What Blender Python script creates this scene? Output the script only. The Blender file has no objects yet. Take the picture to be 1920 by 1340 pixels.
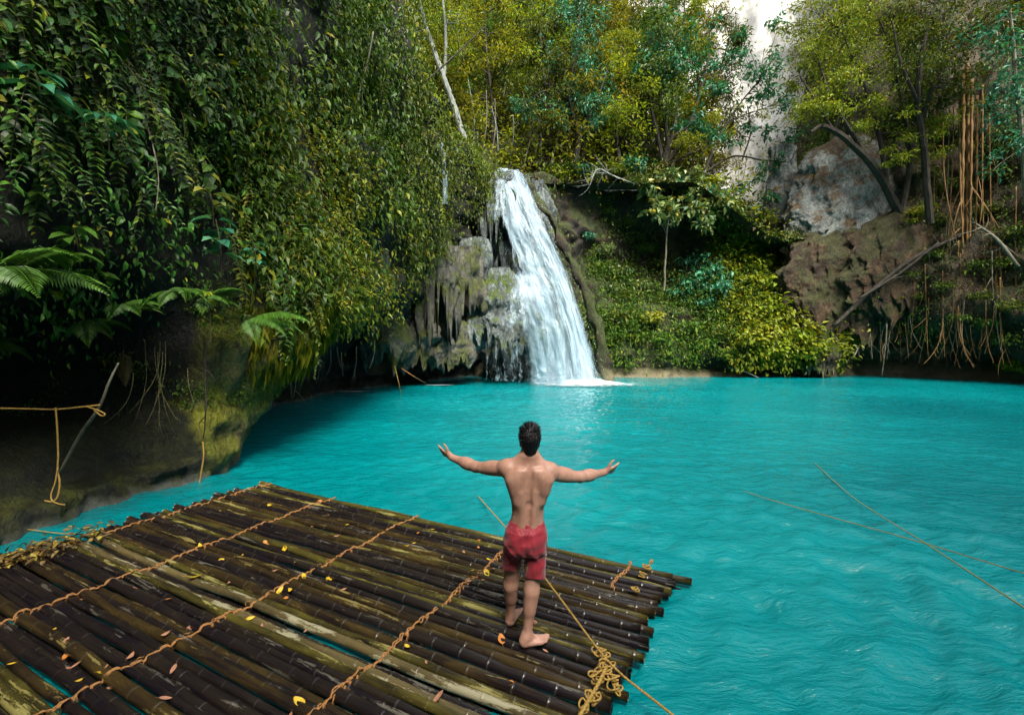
import bpy, math, random
import numpy as np
from mathutils import Vector, Matrix

# ------------------------------------------------------------------ camera, sky, sun, exposure
scene = bpy.context.scene
C = scene.collection
F, H, HORIZON = 820.0, 2.5, 637.0
PITCH = math.atan((HORIZON - 670.0) / -F)
cam_data = bpy.data.cameras.new("camera")
cam_data.sensor_width = 36.0
cam_data.lens = 36.0 * F / 1920.0
cam_data.clip_start = 0.05
cam_data.clip_end = 600
cam = bpy.data.objects.new("camera", cam_data)
C.objects.link(cam)
cam.location = (0, 0, H)
cam.rotation_euler = (math.pi / 2 - PITCH, 0, 0)
scene.camera = cam

SUN_EL = math.radians(52)
SUN_AZ = (0.32, -0.947)             # horizontal direction towards the sun: behind the camera on the right, veiled by haze
world = bpy.data.worlds.new("World")
scene.world = world
world.use_nodes = True
wn = world.node_tree
bg = wn.nodes["Background"]
sky = wn.nodes.new("ShaderNodeTexSky")
sky.sky_type = 'NISHITA'
sky.sun_disc = False
sky.sun_elevation = SUN_EL
sky.sun_rotation = math.atan2(SUN_AZ[0], SUN_AZ[1])
sky.air_density = 1.0
sky.dust_density = 2.5
sky.ozone_density = 1.0
hsv = wn.nodes.new("ShaderNodeHueSaturation")          # thin high haze: a paler sky
hsv.inputs["Saturation"].default_value = 0.45
wn.links.new(sky.outputs[0], hsv.inputs["Color"])
wn.links.new(hsv.outputs[0], bg.inputs[0])
bg.inputs[1].default_value = 0.095
sl = bpy.data.lights.new("sun", 'SUN')
sl.energy = 1.5
sl.angle = math.radians(24)
sl.color = (1.0, 0.95, 0.84)
so = bpy.data.objects.new("sun", sl)
C.objects.link(so)
sd = Vector((SUN_AZ[0] * math.cos(SUN_EL), SUN_AZ[1] * math.cos(SUN_EL), math.sin(SUN_EL)))
so.rotation_euler = sd.to_track_quat('Z', 'Y').to_euler()
so.location = (-30, -20, 60)

scene.view_settings.view_transform = 'Standard'
scene.view_settings.look = 'None'
scene.view_settings.gamma = 1.0
scene.view_settings.exposure = 2.4
scene.render.engine = 'CYCLES'
scene.cycles.use_denoising = True
scene.cycles.max_bounces = 6
scene.cycles.diffuse_bounces = 3
scene.cycles.glossy_bounces = 2
scene.cycles.transmission_bounces = 3
scene.cycles.transparent_max_bounces = 14
scene.cycles.sample_clamp_indirect = 6.0

# ------------------------------------------------------------------ helpers
rng = np.random.default_rng(7)
random.seed(7)

def ray(px, py):
    u = (px - 960.0) / F; v = (670.0 - py) / F
    c, s = math.cos(PITCH), math.sin(PITCH)
    return np.array([u, c + v * s, -s + v * c])

def at(px, py, Y):
    d = ray(px, py); t = Y / d[1]
    return np.array([d[0] * t, Y, H + d[2] * t])

def onz(px, py, z=0.0):
    d = ray(px, py); t = (z - H) / d[2]
    return np.array([d[0] * t, d[1] * t, z])

def unit(a):
    a = np.asarray(a, float)
    return a / np.maximum(np.linalg.norm(a, axis=-1, keepdims=True), 1e-9)

def _hash(ix, iy, iz, seed):
    n = (ix.astype(np.int64) * 374761393 + iy.astype(np.int64) * 668265263 + iz.astype(np.int64) * 2147483647 + seed * 1274126177) & 0xFFFFFFFF
    n = ((n ^ (n >> 13)) * 1274126177) & 0xFFFFFFFF
    n = n ^ (n >> 16)
    return (n & 0xFFFF).astype(np.float64) / 65535.0 * 2 - 1

def vnoise(P, seed=0):
    P = np.asarray(P, float)
    I = np.floor(P).astype(np.int64); f = P - I
    f = f * f * (3 - 2 * f)
    r = 0
    for dx in (0, 1):
        wx = f[..., 0] if dx else 1 - f[..., 0]
        for dy in (0, 1):
            wy = f[..., 1] if dy else 1 - f[..., 1]
            for dz in (0, 1):
                wz = f[..., 2] if dz else 1 - f[..., 2]
                r = r + _hash(I[..., 0] + dx, I[..., 1] + dy, I[..., 2] + dz, seed) * wx * wy * wz
    return r

def fbm(P, seed=0, octv=4, gain=0.5):
    P = np.asarray(P, float); a = 1.0; s = 0; q = P.copy()
    for o in range(octv):
        s = s + a * vnoise(q, seed + o * 17); q = q * 2.03 + 3.1; a *= gain
    return s

def mesh_from(name, V, T, smooth=False, uv=None):
    V = np.asarray(V, np.float32); T = np.asarray(T, np.int32)
    me = bpy.data.meshes.new(name)
    k = T.shape[1]
    me.vertices.add(len(V)); me.vertices.foreach_set("co", V.ravel())
    me.loops.add(T.size); me.loops.foreach_set("vertex_index", T.ravel())
    me.polygons.add(len(T))
    me.polygons.foreach_set("loop_start", np.arange(0, T.size, k, dtype=np.int32))
    me.polygons.foreach_set("loop_total", np.full(len(T), k, np.int32))
    me.polygons.foreach_set("use_smooth", np.full(len(T), smooth, bool))
    if uv is not None:
        l = me.uv_layers.new(name="UVMap")
        l.data.foreach_set("uv", np.asarray(uv, np.float32)[T.ravel()].ravel())
    me.update(calc_edges=True)
    return me

def link(name, me, mat=None, parent=None, loc=None):
    o = bpy.data.objects.new(name, me)
    C.objects.link(o)
    if mat is not None and me is not None and len(me.materials) == 0:
        me.materials.append(mat)
    if parent is not None:
        o.parent = parent
    if loc is not None:
        o.location = loc
    return o

def tag(o, label=None, cat=None, group=None, kind=None):
    if label: o["label"] = label
    if cat: o["category"] = cat
    if group: o["group"] = group
    if kind: o["kind"] = kind
    return o

def thing(name, label, cat, loc=(0, 0, 0), rz=0.0, group=None):
    o = bpy.data.objects.new(name, None)
    o.empty_display_size = 0.1
    C.objects.link(o)
    o.location = loc; o.rotation_euler = (0, 0, rz)
    return tag(o, label, cat, group)

def dup(root, loc=None, rz=None, sc=None, label=None, group=None):
    r = root.copy(); C.objects.link(r)
    if loc is not None: r.location = loc
    if rz is not None: r.rotation_euler = rz if hasattr(rz, '__len__') else (0, 0, rz)
    if sc is not None: r.scale = (sc, sc, sc)
    if label: r["label"] = label
    if group: r["group"] = group
    for ch in list(root.children):
        c = ch.copy(); C.objects.link(c); c.parent = r
        for g in list(ch.children):
            d = g.copy(); C.objects.link(d); d.parent = c
    return r

class MB:
    """collects triangles"""
    def __init__(s): s.V = []; s.T = []; s.n = 0
    def add(s, V, T):
        V = np.asarray(V, float).reshape(-1, 3); T = np.asarray(T, int)
        if T.shape[1] == 4:
            T = np.concatenate([T[:, [0, 1, 2]], T[:, [0, 2, 3]]])
        s.V.append(V); s.T.append(T + s.n); s.n += len(V)
        return s
    def mesh(s, name, smooth=False):
        return mesh_from(name, np.concatenate(s.V), np.concatenate(s.T), smooth)
    def build(s, name, mat, parent=None, smooth=False):
        return link(name, s.mesh(name, smooth), mat, parent)

def frames(P):
    P = np.asarray(P, float)
    T = np.gradient(P, axis=0); T = unit(T)
    a = np.array([0, 0, 1.0]) if abs(T[0][2]) < 0.9 else np.array([1.0, 0, 0])
    N = []; n = unit(np.cross(T[0], a))
    for t in T:
        n = unit(n - t * np.dot(n, t)); N.append(n)
    N = np.array(N)
    return T, N, np.cross(T, N)

def tube(P, r, k=6, caps=True):
    P = np.asarray(P, float); n = len(P)
    r = np.broadcast_to(np.asarray(r, float), (n,)) if np.ndim(r) < 2 else r
    T, N, B = frames(P)
    a = np.linspace(0, 2 * math.pi, k, endpoint=False)
    V = P[:, None, :] + r[:, None, None] * (np.cos(a)[None, :, None] * N[:, None, :] + np.sin(a)[None, :, None] * B[:, None, :])
    V = V.reshape(-1, 3)
    i = np.arange(n - 1)[:, None] * k; j = np.arange(k)[None, :]; j2 = (j + 1) % k
    Q = np.stack([i + j, i + j2, i + k + j2, i + k + j], -1).reshape(-1, 4)
    Tt = np.concatenate([Q[:, [0, 1, 2]], Q[:, [0, 2, 3]]])
    if caps:
        V = np.concatenate([V, P[:1], P[-1:]]); c0, c1 = n * k, n * k + 1
        jj = np.arange(k); jn = (jj + 1) % k
        Tt = np.concatenate([Tt, np.stack([np.full(k, c0), jn, jj], -1), np.stack([np.full(k, c1), (n - 1) * k + jj, (n - 1) * k + jn], -1)])
    return V, Tt

def spline(pts, m=6):
    """Catmull-Rom through points (any dim)"""
    p = np.asarray(pts, float)
    if len(p) < 3:
        t = np.linspace(0, 1, m * (len(p) - 1) + 1)[:, None]
        return p[0] * (1 - t) + p[-1] * t
    q = np.concatenate([[2 * p[0] - p[1]], p, [2 * p[-1] - p[-2]]]); out = []
    for i in range(len(p) - 1):
        a, b, c, d = q[i:i + 4]
        for t in np.linspace(0, 1, m, endpoint=False):
            out.append(0.5 * ((2 * b) + (-a + c) * t + (2 * a - 5 * b + 4 * c - d) * t * t + (-a + 3 * b - 3 * c + d) * t ** 3))
    out.append(p[-1])
    return np.array(out)

# leaf templates: columns along, side, lift; triangles
LEAF_FAR = (np.array([[0, 0, 0], [.42, .5, .10], [.42, -.5, .10], [1, 0, -.16]]), np.array([[0, 1, 3], [0, 3, 2]]))
LEAF_MID = (np.array([[0, 0, 0], [.30, .44, .10], [.33, 0, .02], [.30, -.44, .10], [.66, .40, .0], [.68, 0, -.08], [.66, -.40, .0], [1, 0, -.26]]),
            np.array([[0, 1, 2], [0, 2, 3], [1, 4, 5], [1, 5, 2], [2, 5, 6], [2, 6, 3], [4, 7, 5], [5, 7, 6]]))

def leaves(P, D, N, L, W, tpl=LEAF_FAR):
    P = np.asarray(P, float); D = unit(D); S = unit(np.cross(D, N)); N = np.cross(S, D)
    L = np.broadcast_to(L, (len(P),)); W = np.broadcast_to(W, (len(P),))
    tv, tt = tpl
    V = (P[:, None] + D[:, None] * (tv[None, :, 0:1] * L[:, None, None]) + S[:, None] * (tv[None, :, 1:2] * W[:, None, None])
         + N[:, None] * (tv[None, :, 2:3] * L[:, None, None]))
    T = tt[None] + (np.arange(len(P)) * len(tv))[:, None, None]
    return V.reshape(-1, 3), T.reshape(-1, 3)

def rnd_dir(n):
    return unit(rng.normal(size=(n, 3)))

class Surf:
    def __init__(s, P):
        s.P = P                                   # nu, nv, 3
        a = P[:-1, :-1]; b = P[1:, :-1]; c = P[1:, 1:]; d = P[:-1, 1:]
        n = np.cross(c - a, d - b); s.area = np.linalg.norm(n, axis=-1) * .5
        s.nrm = unit(n)
    def mesh(s, name, smooth=True):
        nu, nv = s.P.shape[:2]
        i = np.arange(nu - 1)[:, None]; j = np.arange(nv - 1)[None]
        Q = np.stack([i * nv + j, (i + 1) * nv + j, (i + 1) * nv + j + 1, i * nv + j + 1], -1).reshape(-1, 4)
        return mesh_from(name, s.P.reshape(-1, 3), Q, smooth)
    def sample(s, n, w=None):
        """n points; w(P centres) -> weight"""
        cen = (s.P[:-1, :-1] + s.P[1:, 1:]) * .5
        a = s.area if w is None else s.area * np.maximum(w(cen), 0)
        a = a.ravel(); k = rng.choice(len(a), n, p=a / a.sum())
        i, j = np.unravel_index(k, s.area.shape)
        u, v = rng.random((2, n, 1))
        p = (s.P[i, j] * (1 - u) * (1 - v) + s.P[i + 1, j] * u * (1 - v) + s.P[i + 1, j + 1] * u * v + s.P[i, j + 1] * (1 - u) * v)
        return p, s.nrm[i, j]

def sstep(x, a, b):
    t = np.clip((np.asarray(x, float) - a) / (b - a), 0, 1)
    return t * t * (3 - 2 * t)
# ------------------------------------------------------------------ materials
class NT:
    def __init__(s, name):
        s.m = bpy.data.materials.new(name); s.m.use_nodes = True
        s.t = s.m.node_tree; s.t.nodes.clear()
        s.out = s.n("ShaderNodeOutputMaterial")
    def n(s, typ, **kw):
        x = s.t.nodes.new(typ)
        for k, v in kw.items():
            if k.startswith("i_"):
                key = k[2:]
                key = int(key) if key.isdigit() else key.replace("_", " ")
                x.inputs[key].default_value = v
            else: setattr(x, k, v)
        return x
    def l(s, a, b): s.t.links.new(a, b)
    def ramp(s, fac, stops, interp='LINEAR'):
        r = s.n("ShaderNodeValToRGB"); e = r.color_ramp; e.interpolation = interp
        while len(e.elements) < len(stops): e.elements.new(0.5)
        for el, (p, c) in zip(e.elements, stops):
            el.position = p; el.color = (*c, 1) if len(c) == 3 else c
        s.l(fac, r.inputs[0]); return r.outputs[0]
    def noise(s, vec=None, scale=5.0, detail=4.0, rough=.55, dist=0.0):
        x = s.n("ShaderNodeTexNoise"); x.inputs["Scale"].default_value = scale; x.inputs["Detail"].default_value = detail
        x.inputs["Roughness"].default_value = rough; x.inputs["Distortion"].default_value = dist
        if vec is not None: s.l(vec, x.inputs["Vector"])
        return x.outputs["Fac"]
    def mapping(s, vec, scale=(1, 1, 1), loc=(0, 0, 0)):
        x = s.n("ShaderNodeMapping"); x.inputs["Scale"].default_value = scale; x.inputs["Location"].default_value = loc
        s.l(vec, x.inputs[0]); return x.outputs[0]
    def mix(s, fac, a, b, typ='MIX'):
        x = s.n("ShaderNodeMix", data_type='RGBA', blend_type=typ)
        for inp, v in ((x.inputs[0], fac), (x.inputs[6], a), (x.inputs[7], b)):
            if isinstance(v, bpy.types.NodeSocket): s.l(v, inp)
            elif isinstance(v, tuple): inp.default_value = (*v, 1)
            else: inp.default_value = v
        return x.outputs[2]
    def math(s, op, a, b=0.0, c=0.0, clamp=False):
        x = s.n("ShaderNodeMath", operation=op); x.use_clamp = clamp
        for inp, v in zip(x.inputs, (a, b, c)):
            if isinstance(v, bpy.types.NodeSocket): s.l(v, inp)
            else: inp.default_value = v
        return x.outputs[0]
    def bump(s, h, strength=.5, dist=.05, normal=None):
        x = s.n("ShaderNodeBump"); x.inputs["Strength"].default_value = strength; x.inputs["Distance"].default_value = dist
        s.l(h, x.inputs["Height"])
        if normal is not None: s.l(normal, x.inputs["Normal"])
        return x.outputs[0]
    def pbsdf(s, color, rough=.6, normal=None, spec=.5, **kw):
        b = s.n("ShaderNodeBsdfPrincipled")
        for key, v in (("Base Color", color), ("Roughness", rough), ("Specular IOR Level", spec)):
            if isinstance(v, bpy.types.NodeSocket): s.l(v, b.inputs[key])
            elif isinstance(v, tuple): b.inputs[key].default_value = (*v, 1)
            else: b.inputs[key].default_value = v
        for k, v in kw.items():
            key = k.replace("_", " ")
            if isinstance(v, bpy.types.NodeSocket): s.l(v, b.inputs[key])
            else: b.inputs[key].default_value = v
        if normal is not None: s.l(normal, b.inputs["Normal"])
        return b.outputs[0]
    def done(s, sh): s.l(sh, s.out.inputs[0]); return s.m

def leaf_mat(name, stops, rough=.42, trans=.28, spec=.45, objvar=.0):
    m = NT(name)
    g = m.n("ShaderNodeNewGeometry")
    fac = g.outputs["Random Per Island"]
    col = m.ramp(fac, stops)
    tc = m.n("ShaderNodeTexCoord")
    n2 = m.noise(tc.outputs["Object"], 9.0, 2.0)
    col = m.mix(m.math('MULTIPLY', n2, .5), col, m.mix(.5, col, (.10, .11, .01)))
    if objvar > 0:
        oi = m.n("ShaderNodeObjectInfo")
        hs = m.n("ShaderNodeHueSaturation")
        m.l(m.math('MULTIPLY_ADD', oi.outputs["Random"], objvar * .12, .5 - objvar * .06), hs.inputs["Hue"])
        m.l(m.math('MULTIPLY_ADD', oi.outputs["Random"], objvar, 1 - objvar * .5), hs.inputs["Value"])
        m.l(col, hs.inputs["Color"]); col = hs.outputs[0]
    p = m.pbsdf(col, rough, spec=spec)
    tr = m.n("ShaderNodeBsdfTranslucent")
    m.l(m.mix(1.0, col, (1.0, .95, .45), 'MULTIPLY'), tr.inputs[0])
    ms = m.n("ShaderNodeMixShader"); ms.inputs[0].default_value = trans
    m.l(p, ms.inputs[1]); m.l(tr.outputs[0], ms.inputs[2])
    return m.done(ms.outputs[0])

DG = [(0, (.010, .034, .008)), (.35, (.024, .080, .012)), (.7, (.055, .150, .018)), (.93, (.12, .22, .018)), (1, (.36, .32, .015))]
ML_dark = leaf_mat("leaf_dark", DG, .42, .22, spec=.28, objvar=.5)
ML_fern = leaf_mat("leaf_fern", [(0, (.035, .11, .014)), (1, (.095, .23, .024))], .45, .25, spec=.3)
ML_dry = leaf_mat("leaf_dry", [(0, (.10, .055, .02)), (1, (.20, .13, .05))], .7, .1)
ML_yg = leaf_mat("leaf_yellow_green", [(0, (.11, .17, .010)), (.6, (.22, .28, .014)), (.9, (.33, .36, .02)), (1, (.50, .38, .02))], .45, .34, spec=.3, objvar=.3)
ML_mid = leaf_mat("leaf_mid", [(0, (.025, .068, .010)), (.5, (.065, .140, .016)), (.9, (.14, .20, .018)), (1, (.28, .27, .02))], .45, .32, spec=.28, objvar=.5)
ML_teal = leaf_mat("leaf_blue_green", [(0, (.012, .10, .055)), (.6, (.030, .21, .115)), (.9, (.08, .32, .18)), (1, (.14, .2, .03))], .4, .28, spec=.35, objvar=.3)
ML_olive = leaf_mat("leaf_olive", [(0, (.075, .10, .010)), (.5, (.20, .23, .014)), (.9, (.36, .35, .02)), (1, (.36, .24, .02))], .5, .55, spec=.25, objvar=.5)
ML_pale = leaf_mat("leaf_pale_broad", [(0, (.06, .14, .06)), (.5, (.13, .21, .07)), (.85, (.24, .29, .08)), (1, (.4, .32, .04))], .35, .25)
ML_brown = leaf_mat("leaf_brown", [(0, (.03, .022, .010)), (.6, (.065, .045, .018)), (1, (.10, .08, .02))], .7, .2)
ML_fall = leaf_mat("leaf_fallen", [(0, (.5, .3, .02)), (1, (.6, .42, .04))], .5, .1)

def rock_mat(name, dark, mid, light, moss=(.05, .07, .012), moss_amt=.45, scale=.55, stretch=.35, bump=.6, rough=.75, stain=None, wet=0.0, zone=None, crack=1.0):
    m = NT(name)
    tc = m.n("ShaderNodeTexCoord"); P = tc.outputs["Object"]
    v = m.mapping(P, (scale, scale, scale * stretch))
    n1 = m.noise(v, 1.3, 6, .62, .6)
    n2 = m.noise(m.mapping(P, (scale * 5, scale * 5, scale * 2.0)), 1.0, 6, .65)
    col = m.ramp(m.math('ADD', m.math('MULTIPLY', n1, .65), m.math('MULTIPLY', n2, .4)), [(.36, dark), (.52, mid), (.68, light)])
    n3 = m.noise(P, .8, 5, .6)
    g = m.n("ShaderNodeNewGeometry"); sx = m.n("ShaderNodeSeparateXYZ"); m.l(g.outputs["Normal"], sx.inputs[0])
    ms = m.math('ADD', m.math('MULTIPLY', n3, 1.5), m.math('MULTIPLY', sx.outputs[2], .35))
    msk = m.ramp(ms, [(.95 - moss_amt * .6, (0, 0, 0)), (1.12 - moss_amt * .6, (1, 1, 1))])
    mossc = m.mix(n2, tuple(c * .5 for c in moss), tuple(c * 1.5 for c in moss))
    col = m.mix(msk, col, mossc)
    if zone:
        za = m.n('ShaderNodeAttribute', attribute_name='zone').outputs['Fac']
        zf = m.ramp(m.math('ADD', za, m.math('MULTIPLY_ADD', n3, .5, -.25)), [(.42, (0, 0, 0)), (.6, (1, 1, 1))])
        c2 = m.ramp(m.math('ADD', m.math('MULTIPLY', n1, .65), m.math('MULTIPLY', n2, .4)), [(.36, zone[0]), (.52, zone[1]), (.68, zone[2])])
        m2 = m.ramp(ms, [(.95 - zone[4] * .6, (0, 0, 0)), (1.12 - zone[4] * .6, (1, 1, 1))])
        c2 = m.mix(m2, c2, m.mix(n2, tuple(c * .5 for c in zone[3]), tuple(c * 1.5 for c in zone[3])))
        col = m.mix(zf, col, c2)
    cr = m.noise(m.mapping(P, (1.6, 1.6, 1.0)), 1.4, 9, .72, .8)
    crv = m.math('ABSOLUTE', m.math('SUBTRACT', cr, .5))
    col = m.mix(m.ramp(crv, [(.0, (1, 1, 1)), (.045, (0, 0, 0))]), col, m.mix(.72 * crack, col, (0, 0, 0)))
    gr = m.noise(P, 22, 6, .75)
    col = m.mix(crack, col, m.ramp(gr, [(.3, (.45, .45, .45)), (.7, (1.5, 1.5, 1.5))]), 'MULTIPLY')
    if stain:
        px = m.n("ShaderNodeSeparateXYZ"); m.l(g.outputs["Position"], px.inputs[0])
        h = m.math('ADD', px.outputs[2], m.math('MULTIPLY_ADD', n2, .5, -.25))
        st = m.ramp(h, [(.0, (1, 1, 1)), (stain[1], (0, 0, 0))])
        col = m.mix(st, col, stain[0])
    vor = m.n("ShaderNodeTexVoronoi"); vor.inputs["Scale"].default_value = 2.4
    m.l(m.mapping(P, (1, 1, .45)), vor.inputs["Vector"])
    hgt = m.math('ADD', m.math('MULTIPLY', crv, 1.6), m.math('ADD', m.math('MULTIPLY', m.noise(m.mapping(P, (1, 1, .5)), 7, 8, .68), 1.0), m.math('MULTIPLY', vor.outputs["Distance"], .35)))
    return m.done(m.pbsdf(col, m.ramp(n2, [(.3, (rough - .25 - wet,) * 3), (.7, (rough,) * 3)]), m.bump(hgt, bump, .14), spec=.4))

MR_left = rock_mat("rock_left", (.006, .006, .005), (.016, .015, .011), (.045, .040, .028), moss=(.020, .024, .006), moss_amt=.4, bump=.9, stain=((.12, .125, .10), .16), zone=((.05, .04, .015), (.17, .14, .04), (.38, .31, .11), (.19, .19, .014), .55))  # zone: mossy buttress, its palette lightened so it looks brightly lit
MR_ledge = rock_mat("rock_ledge", (.012, .010, .007), (.035, .028, .016), (.09, .07, .035), moss=(.035, .04, .008), moss_amt=.45, scale=1.2, stain=((.24, .25, .22), .30))
MR_butt = rock_mat("rock_mossy", (.035, .03, .012), (.10, .085, .028), (.24, .20, .08), moss=(.10, .105, .010), moss_amt=.65, bump=.9, scale=1.4, stain=((.24, .25, .22), .30))
MR_back = rock_mat("rock_back", (.008, .006, .005), (.028, .019, .011), (.085, .052, .024), moss=(.045, .06, .010), moss_amt=.45, bump=.9, stain=((.20, .17, .10), 1.0), zone=((.022, .018, .015), (.095, .064, .034), (.24, .165, .095), (.045, .05, .012), .3))
MR_grey = rock_mat("rock_pale_grey", (.10, .10, .085), (.24, .26, .24), (.42, .46, .44), moss=(.11, .07, .03), moss_amt=.22, scale=.35, stretch=.4, bump=.8)
MR_right = rock_mat("rock_right", (.010, .009, .008), (.042, .028, .014), (.11, .078, .046), moss=(.035, .042, .010), moss_amt=.4, scale=1.0, bump=.9)
MR_rust = rock_mat("rock_rusty", (.016, .010, .006), (.060, .033, .013), (.15, .090, .042), moss=(.05, .050, .010), moss_amt=.42, scale=1.0, bump=.9)
MR_pale = rock_mat("rock_cream", (.34, .32, .27), (.50, .48, .43), (.62, .61, .57), moss=(.22, .22, .10), moss_amt=.0, scale=.25, stretch=.4, bump=.3, crack=.25)
MR_tufa = rock_mat("rock_tufa", (.028, .026, .021), (.105, .10, .08), (.25, .235, .19), moss=(.075, .09, .014), moss_amt=.42, scale=1.1, stretch=.25, bump=.8, rough=.65, wet=.1)
MR_wet = rock_mat("rock_wet", (.04, .046, .046), (.125, .15, .146), (.32, .37, .36), moss=(.08, .12, .012), moss_amt=.18, scale=1.5, stretch=.3, bump=.9, rough=.5, wet=.15)

def bark_mat(name, a, b, rough=.75):
    m = NT(name); tc = m.n("ShaderNodeTexCoord")
    n = m.noise(m.mapping(tc.outputs["Object"], (3, 3, .8)), 2.2, 6, .65)
    return m.done(m.pbsdf(m.ramp(n, [(.35, a), (.65, b)]), rough, m.bump(n, .5, .03), spec=.3))
MB_dark = bark_mat("bark_dark", (.018, .015, .012), (.06, .05, .035))
MB_pale = bark_mat("bark_pale", (.09, .10, .085), (.26, .28, .25))
MB_root = bark_mat("bark_root", (.12, .060, .018), (.26, .15, .055))
MB_rootpale = bark_mat("bark_root_pale", (.09, .08, .05), (.22, .20, .15))
MB_vine = bark_mat("bark_vine", (.05, .05, .02), (.14, .12, .05))

def rope_mat(name, a, b):
    m = NT(name); tc = m.n("ShaderNodeTexCoord")
    n = m.noise(tc.outputs["Object"], 90, 3)
    return m.done(m.pbsdf(m.ramp(n, [(.35, a), (.65, b)]), .75, m.bump(n, .6, .004)))
MP_rope = rope_mat("rope_yellow", (.21, .115, .02), (.42, .27, .055))
MP_thin = rope_mat("rope_faded", (.16, .13, .03), (.32, .25, .07))
MP_lash = rope_mat("rope_orange", (.20, .085, .022), (.40, .19, .055))
MP_teal = rope_mat("rope_wet", (.02, .09, .07), (.06, .15, .10))

def bamboo_mat(name, dark, brown, pale, pale_at, pale_scale=1.0):
    m = NT(name); tc = m.n("ShaderNodeTexCoord"); oi = m.n("ShaderNodeObjectInfo")
    off = m.n("ShaderNodeCombineXYZ"); m.l(m.math('MULTIPLY', oi.outputs["Random"], 57.0), off.inputs[0]); m.l(m.math('MULTIPLY', oi.outputs["Random"], 23.0), off.inputs[1])
    va = m.n("ShaderNodeVectorMath", operation='ADD'); m.l(tc.outputs["Object"], va.inputs[0]); m.l(off.outputs[0], va.inputs[1]); P = va.outputs[0]
    streak = m.noise(m.mapping(P, (1.6, 26, 26)), 1.0, 6, .7)
    blot = m.noise(m.mapping(P, (1.1, 5, 5)), 1.6, 5, .6, .4)
    fine = m.noise(m.mapping(P, (30, 60, 60)), 1.0, 4, .7)
    col = m.ramp(m.math('ADD', m.math('MULTIPLY', blot, .7), m.math('MULTIPLY', streak, .35)), [(.40, dark), (.53, tuple(.5 * (x + y) for x, y in zip(dark, brown))), (.64, brown)])
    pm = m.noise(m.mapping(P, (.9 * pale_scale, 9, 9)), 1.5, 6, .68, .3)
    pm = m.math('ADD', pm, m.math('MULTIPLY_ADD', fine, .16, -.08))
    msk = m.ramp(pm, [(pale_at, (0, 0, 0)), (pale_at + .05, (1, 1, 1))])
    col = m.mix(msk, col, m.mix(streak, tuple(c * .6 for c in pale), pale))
    at_ = m.n("ShaderNodeAttribute", attribute_name="node_ring")
    col = m.mix(m.math('MULTIPLY', at_.outputs["Fac"], m.math('MULTIPLY', oi.outputs["Random"], .18)), col, (.16, .15, .12))
    h = m.math('ADD', streak, m.math('MULTIPLY', fine, .5))
    rg = m.math('MULTIPLY_ADD', msk, .25, m.math('MULTIPLY_ADD', blot, .35, .05))
    return m.done(m.pbsdf(col, rg, m.bump(h, .35, .006), spec=.55))
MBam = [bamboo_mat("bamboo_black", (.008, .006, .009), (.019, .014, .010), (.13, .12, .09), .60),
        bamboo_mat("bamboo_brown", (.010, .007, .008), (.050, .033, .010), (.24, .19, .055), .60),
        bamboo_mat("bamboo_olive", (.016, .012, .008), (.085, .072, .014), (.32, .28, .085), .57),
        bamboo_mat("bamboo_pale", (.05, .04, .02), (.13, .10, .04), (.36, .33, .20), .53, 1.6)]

def plain(name, col, rough=.6, spec=.5, nscale=0, var=.0, **kw):
    m = NT(name)
    if nscale:
        tc = m.n("ShaderNodeTexCoord"); n = m.noise(tc.outputs["Object"], nscale, 4)
        c = m.ramp(n, [(.3, tuple(x * (1 - var) for x in col)), (.7, tuple(min(1, x * (1 + var)) for x in col))])
        return m.done(m.pbsdf(c, rough, m.bump(n, .15, .004), spec=spec, **kw))
    return m.done(m.pbsdf(col, rough, spec=spec, **kw))

def skin_mat():
    m = NT("skin"); tc = m.n("ShaderNodeTexCoord")
    n = m.noise(tc.outputs["Object"], 7, 4); f = m.noise(tc.outputs["Object"], 120, 3)
    c = m.ramp(m.math('MULTIPLY_ADD', m.noise(tc.outputs['Object'], 38, 5, .7), .45, m.math('MULTIPLY', n, .6)), [(.38, (.31, .155, .105)), (.68, (.46, .26, .19))])
    return m.done(m.pbsdf(c, m.math('MULTIPLY_ADD', f, .25, .32), m.bump(f, .12, .003), spec=.4, Subsurface_Weight=.12, Subsurface_Scale=.02))
M_skin = skin_mat()
M_hair = plain("hair", (.004, .0035, .004), .45, .25, 60, .4)
def cloth_mat():
    m = NT("red_cloth"); tc = m.n("ShaderNodeTexCoord")
    n = m.noise(m.mapping(tc.outputs["Object"], (1, 1, .55)), 16, 4, .55, .5); f = m.noise(tc.outputs["Object"], 300, 2)
    c = m.ramp(n, [(.3, (.20, .010, .020)), (.7, (.29, .019, .032))])
    return m.done(m.pbsdf(c, .55, m.bump(f, .15, .002, m.bump(n, .5, .02)), spec=.35, Sheen_Weight=.2))
M_cloth = cloth_mat()
M_cord = plain("cord", (.25, .03, .03), .6)

def water_mat():
    m = NT("pool_water"); tc = m.n("ShaderNodeTexCoord"); P = tc.outputs["Object"]
    big = m.noise(m.mapping(P, (.16, .22, 1)), 1.0, 3, .5)
    col = m.ramp(big, [(.3, (.000, .134, .150)), (.7, (.001, .216, .228))])
    r1 = m.noise(m.mapping(P, (2.3, 5.5, 1)), 1.0, 5, .62, .25)
    r2 = m.noise(m.mapping(P, (7, 13, 1)), 1.0, 4, .62, .2)
    nb = m.bump(r2, .50, .04, m.bump(r1, .60, .11))
    return m.done(m.pbsdf(col, .035, nb, spec=.38, IOR=1.33))
M_water = water_mat()

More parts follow.
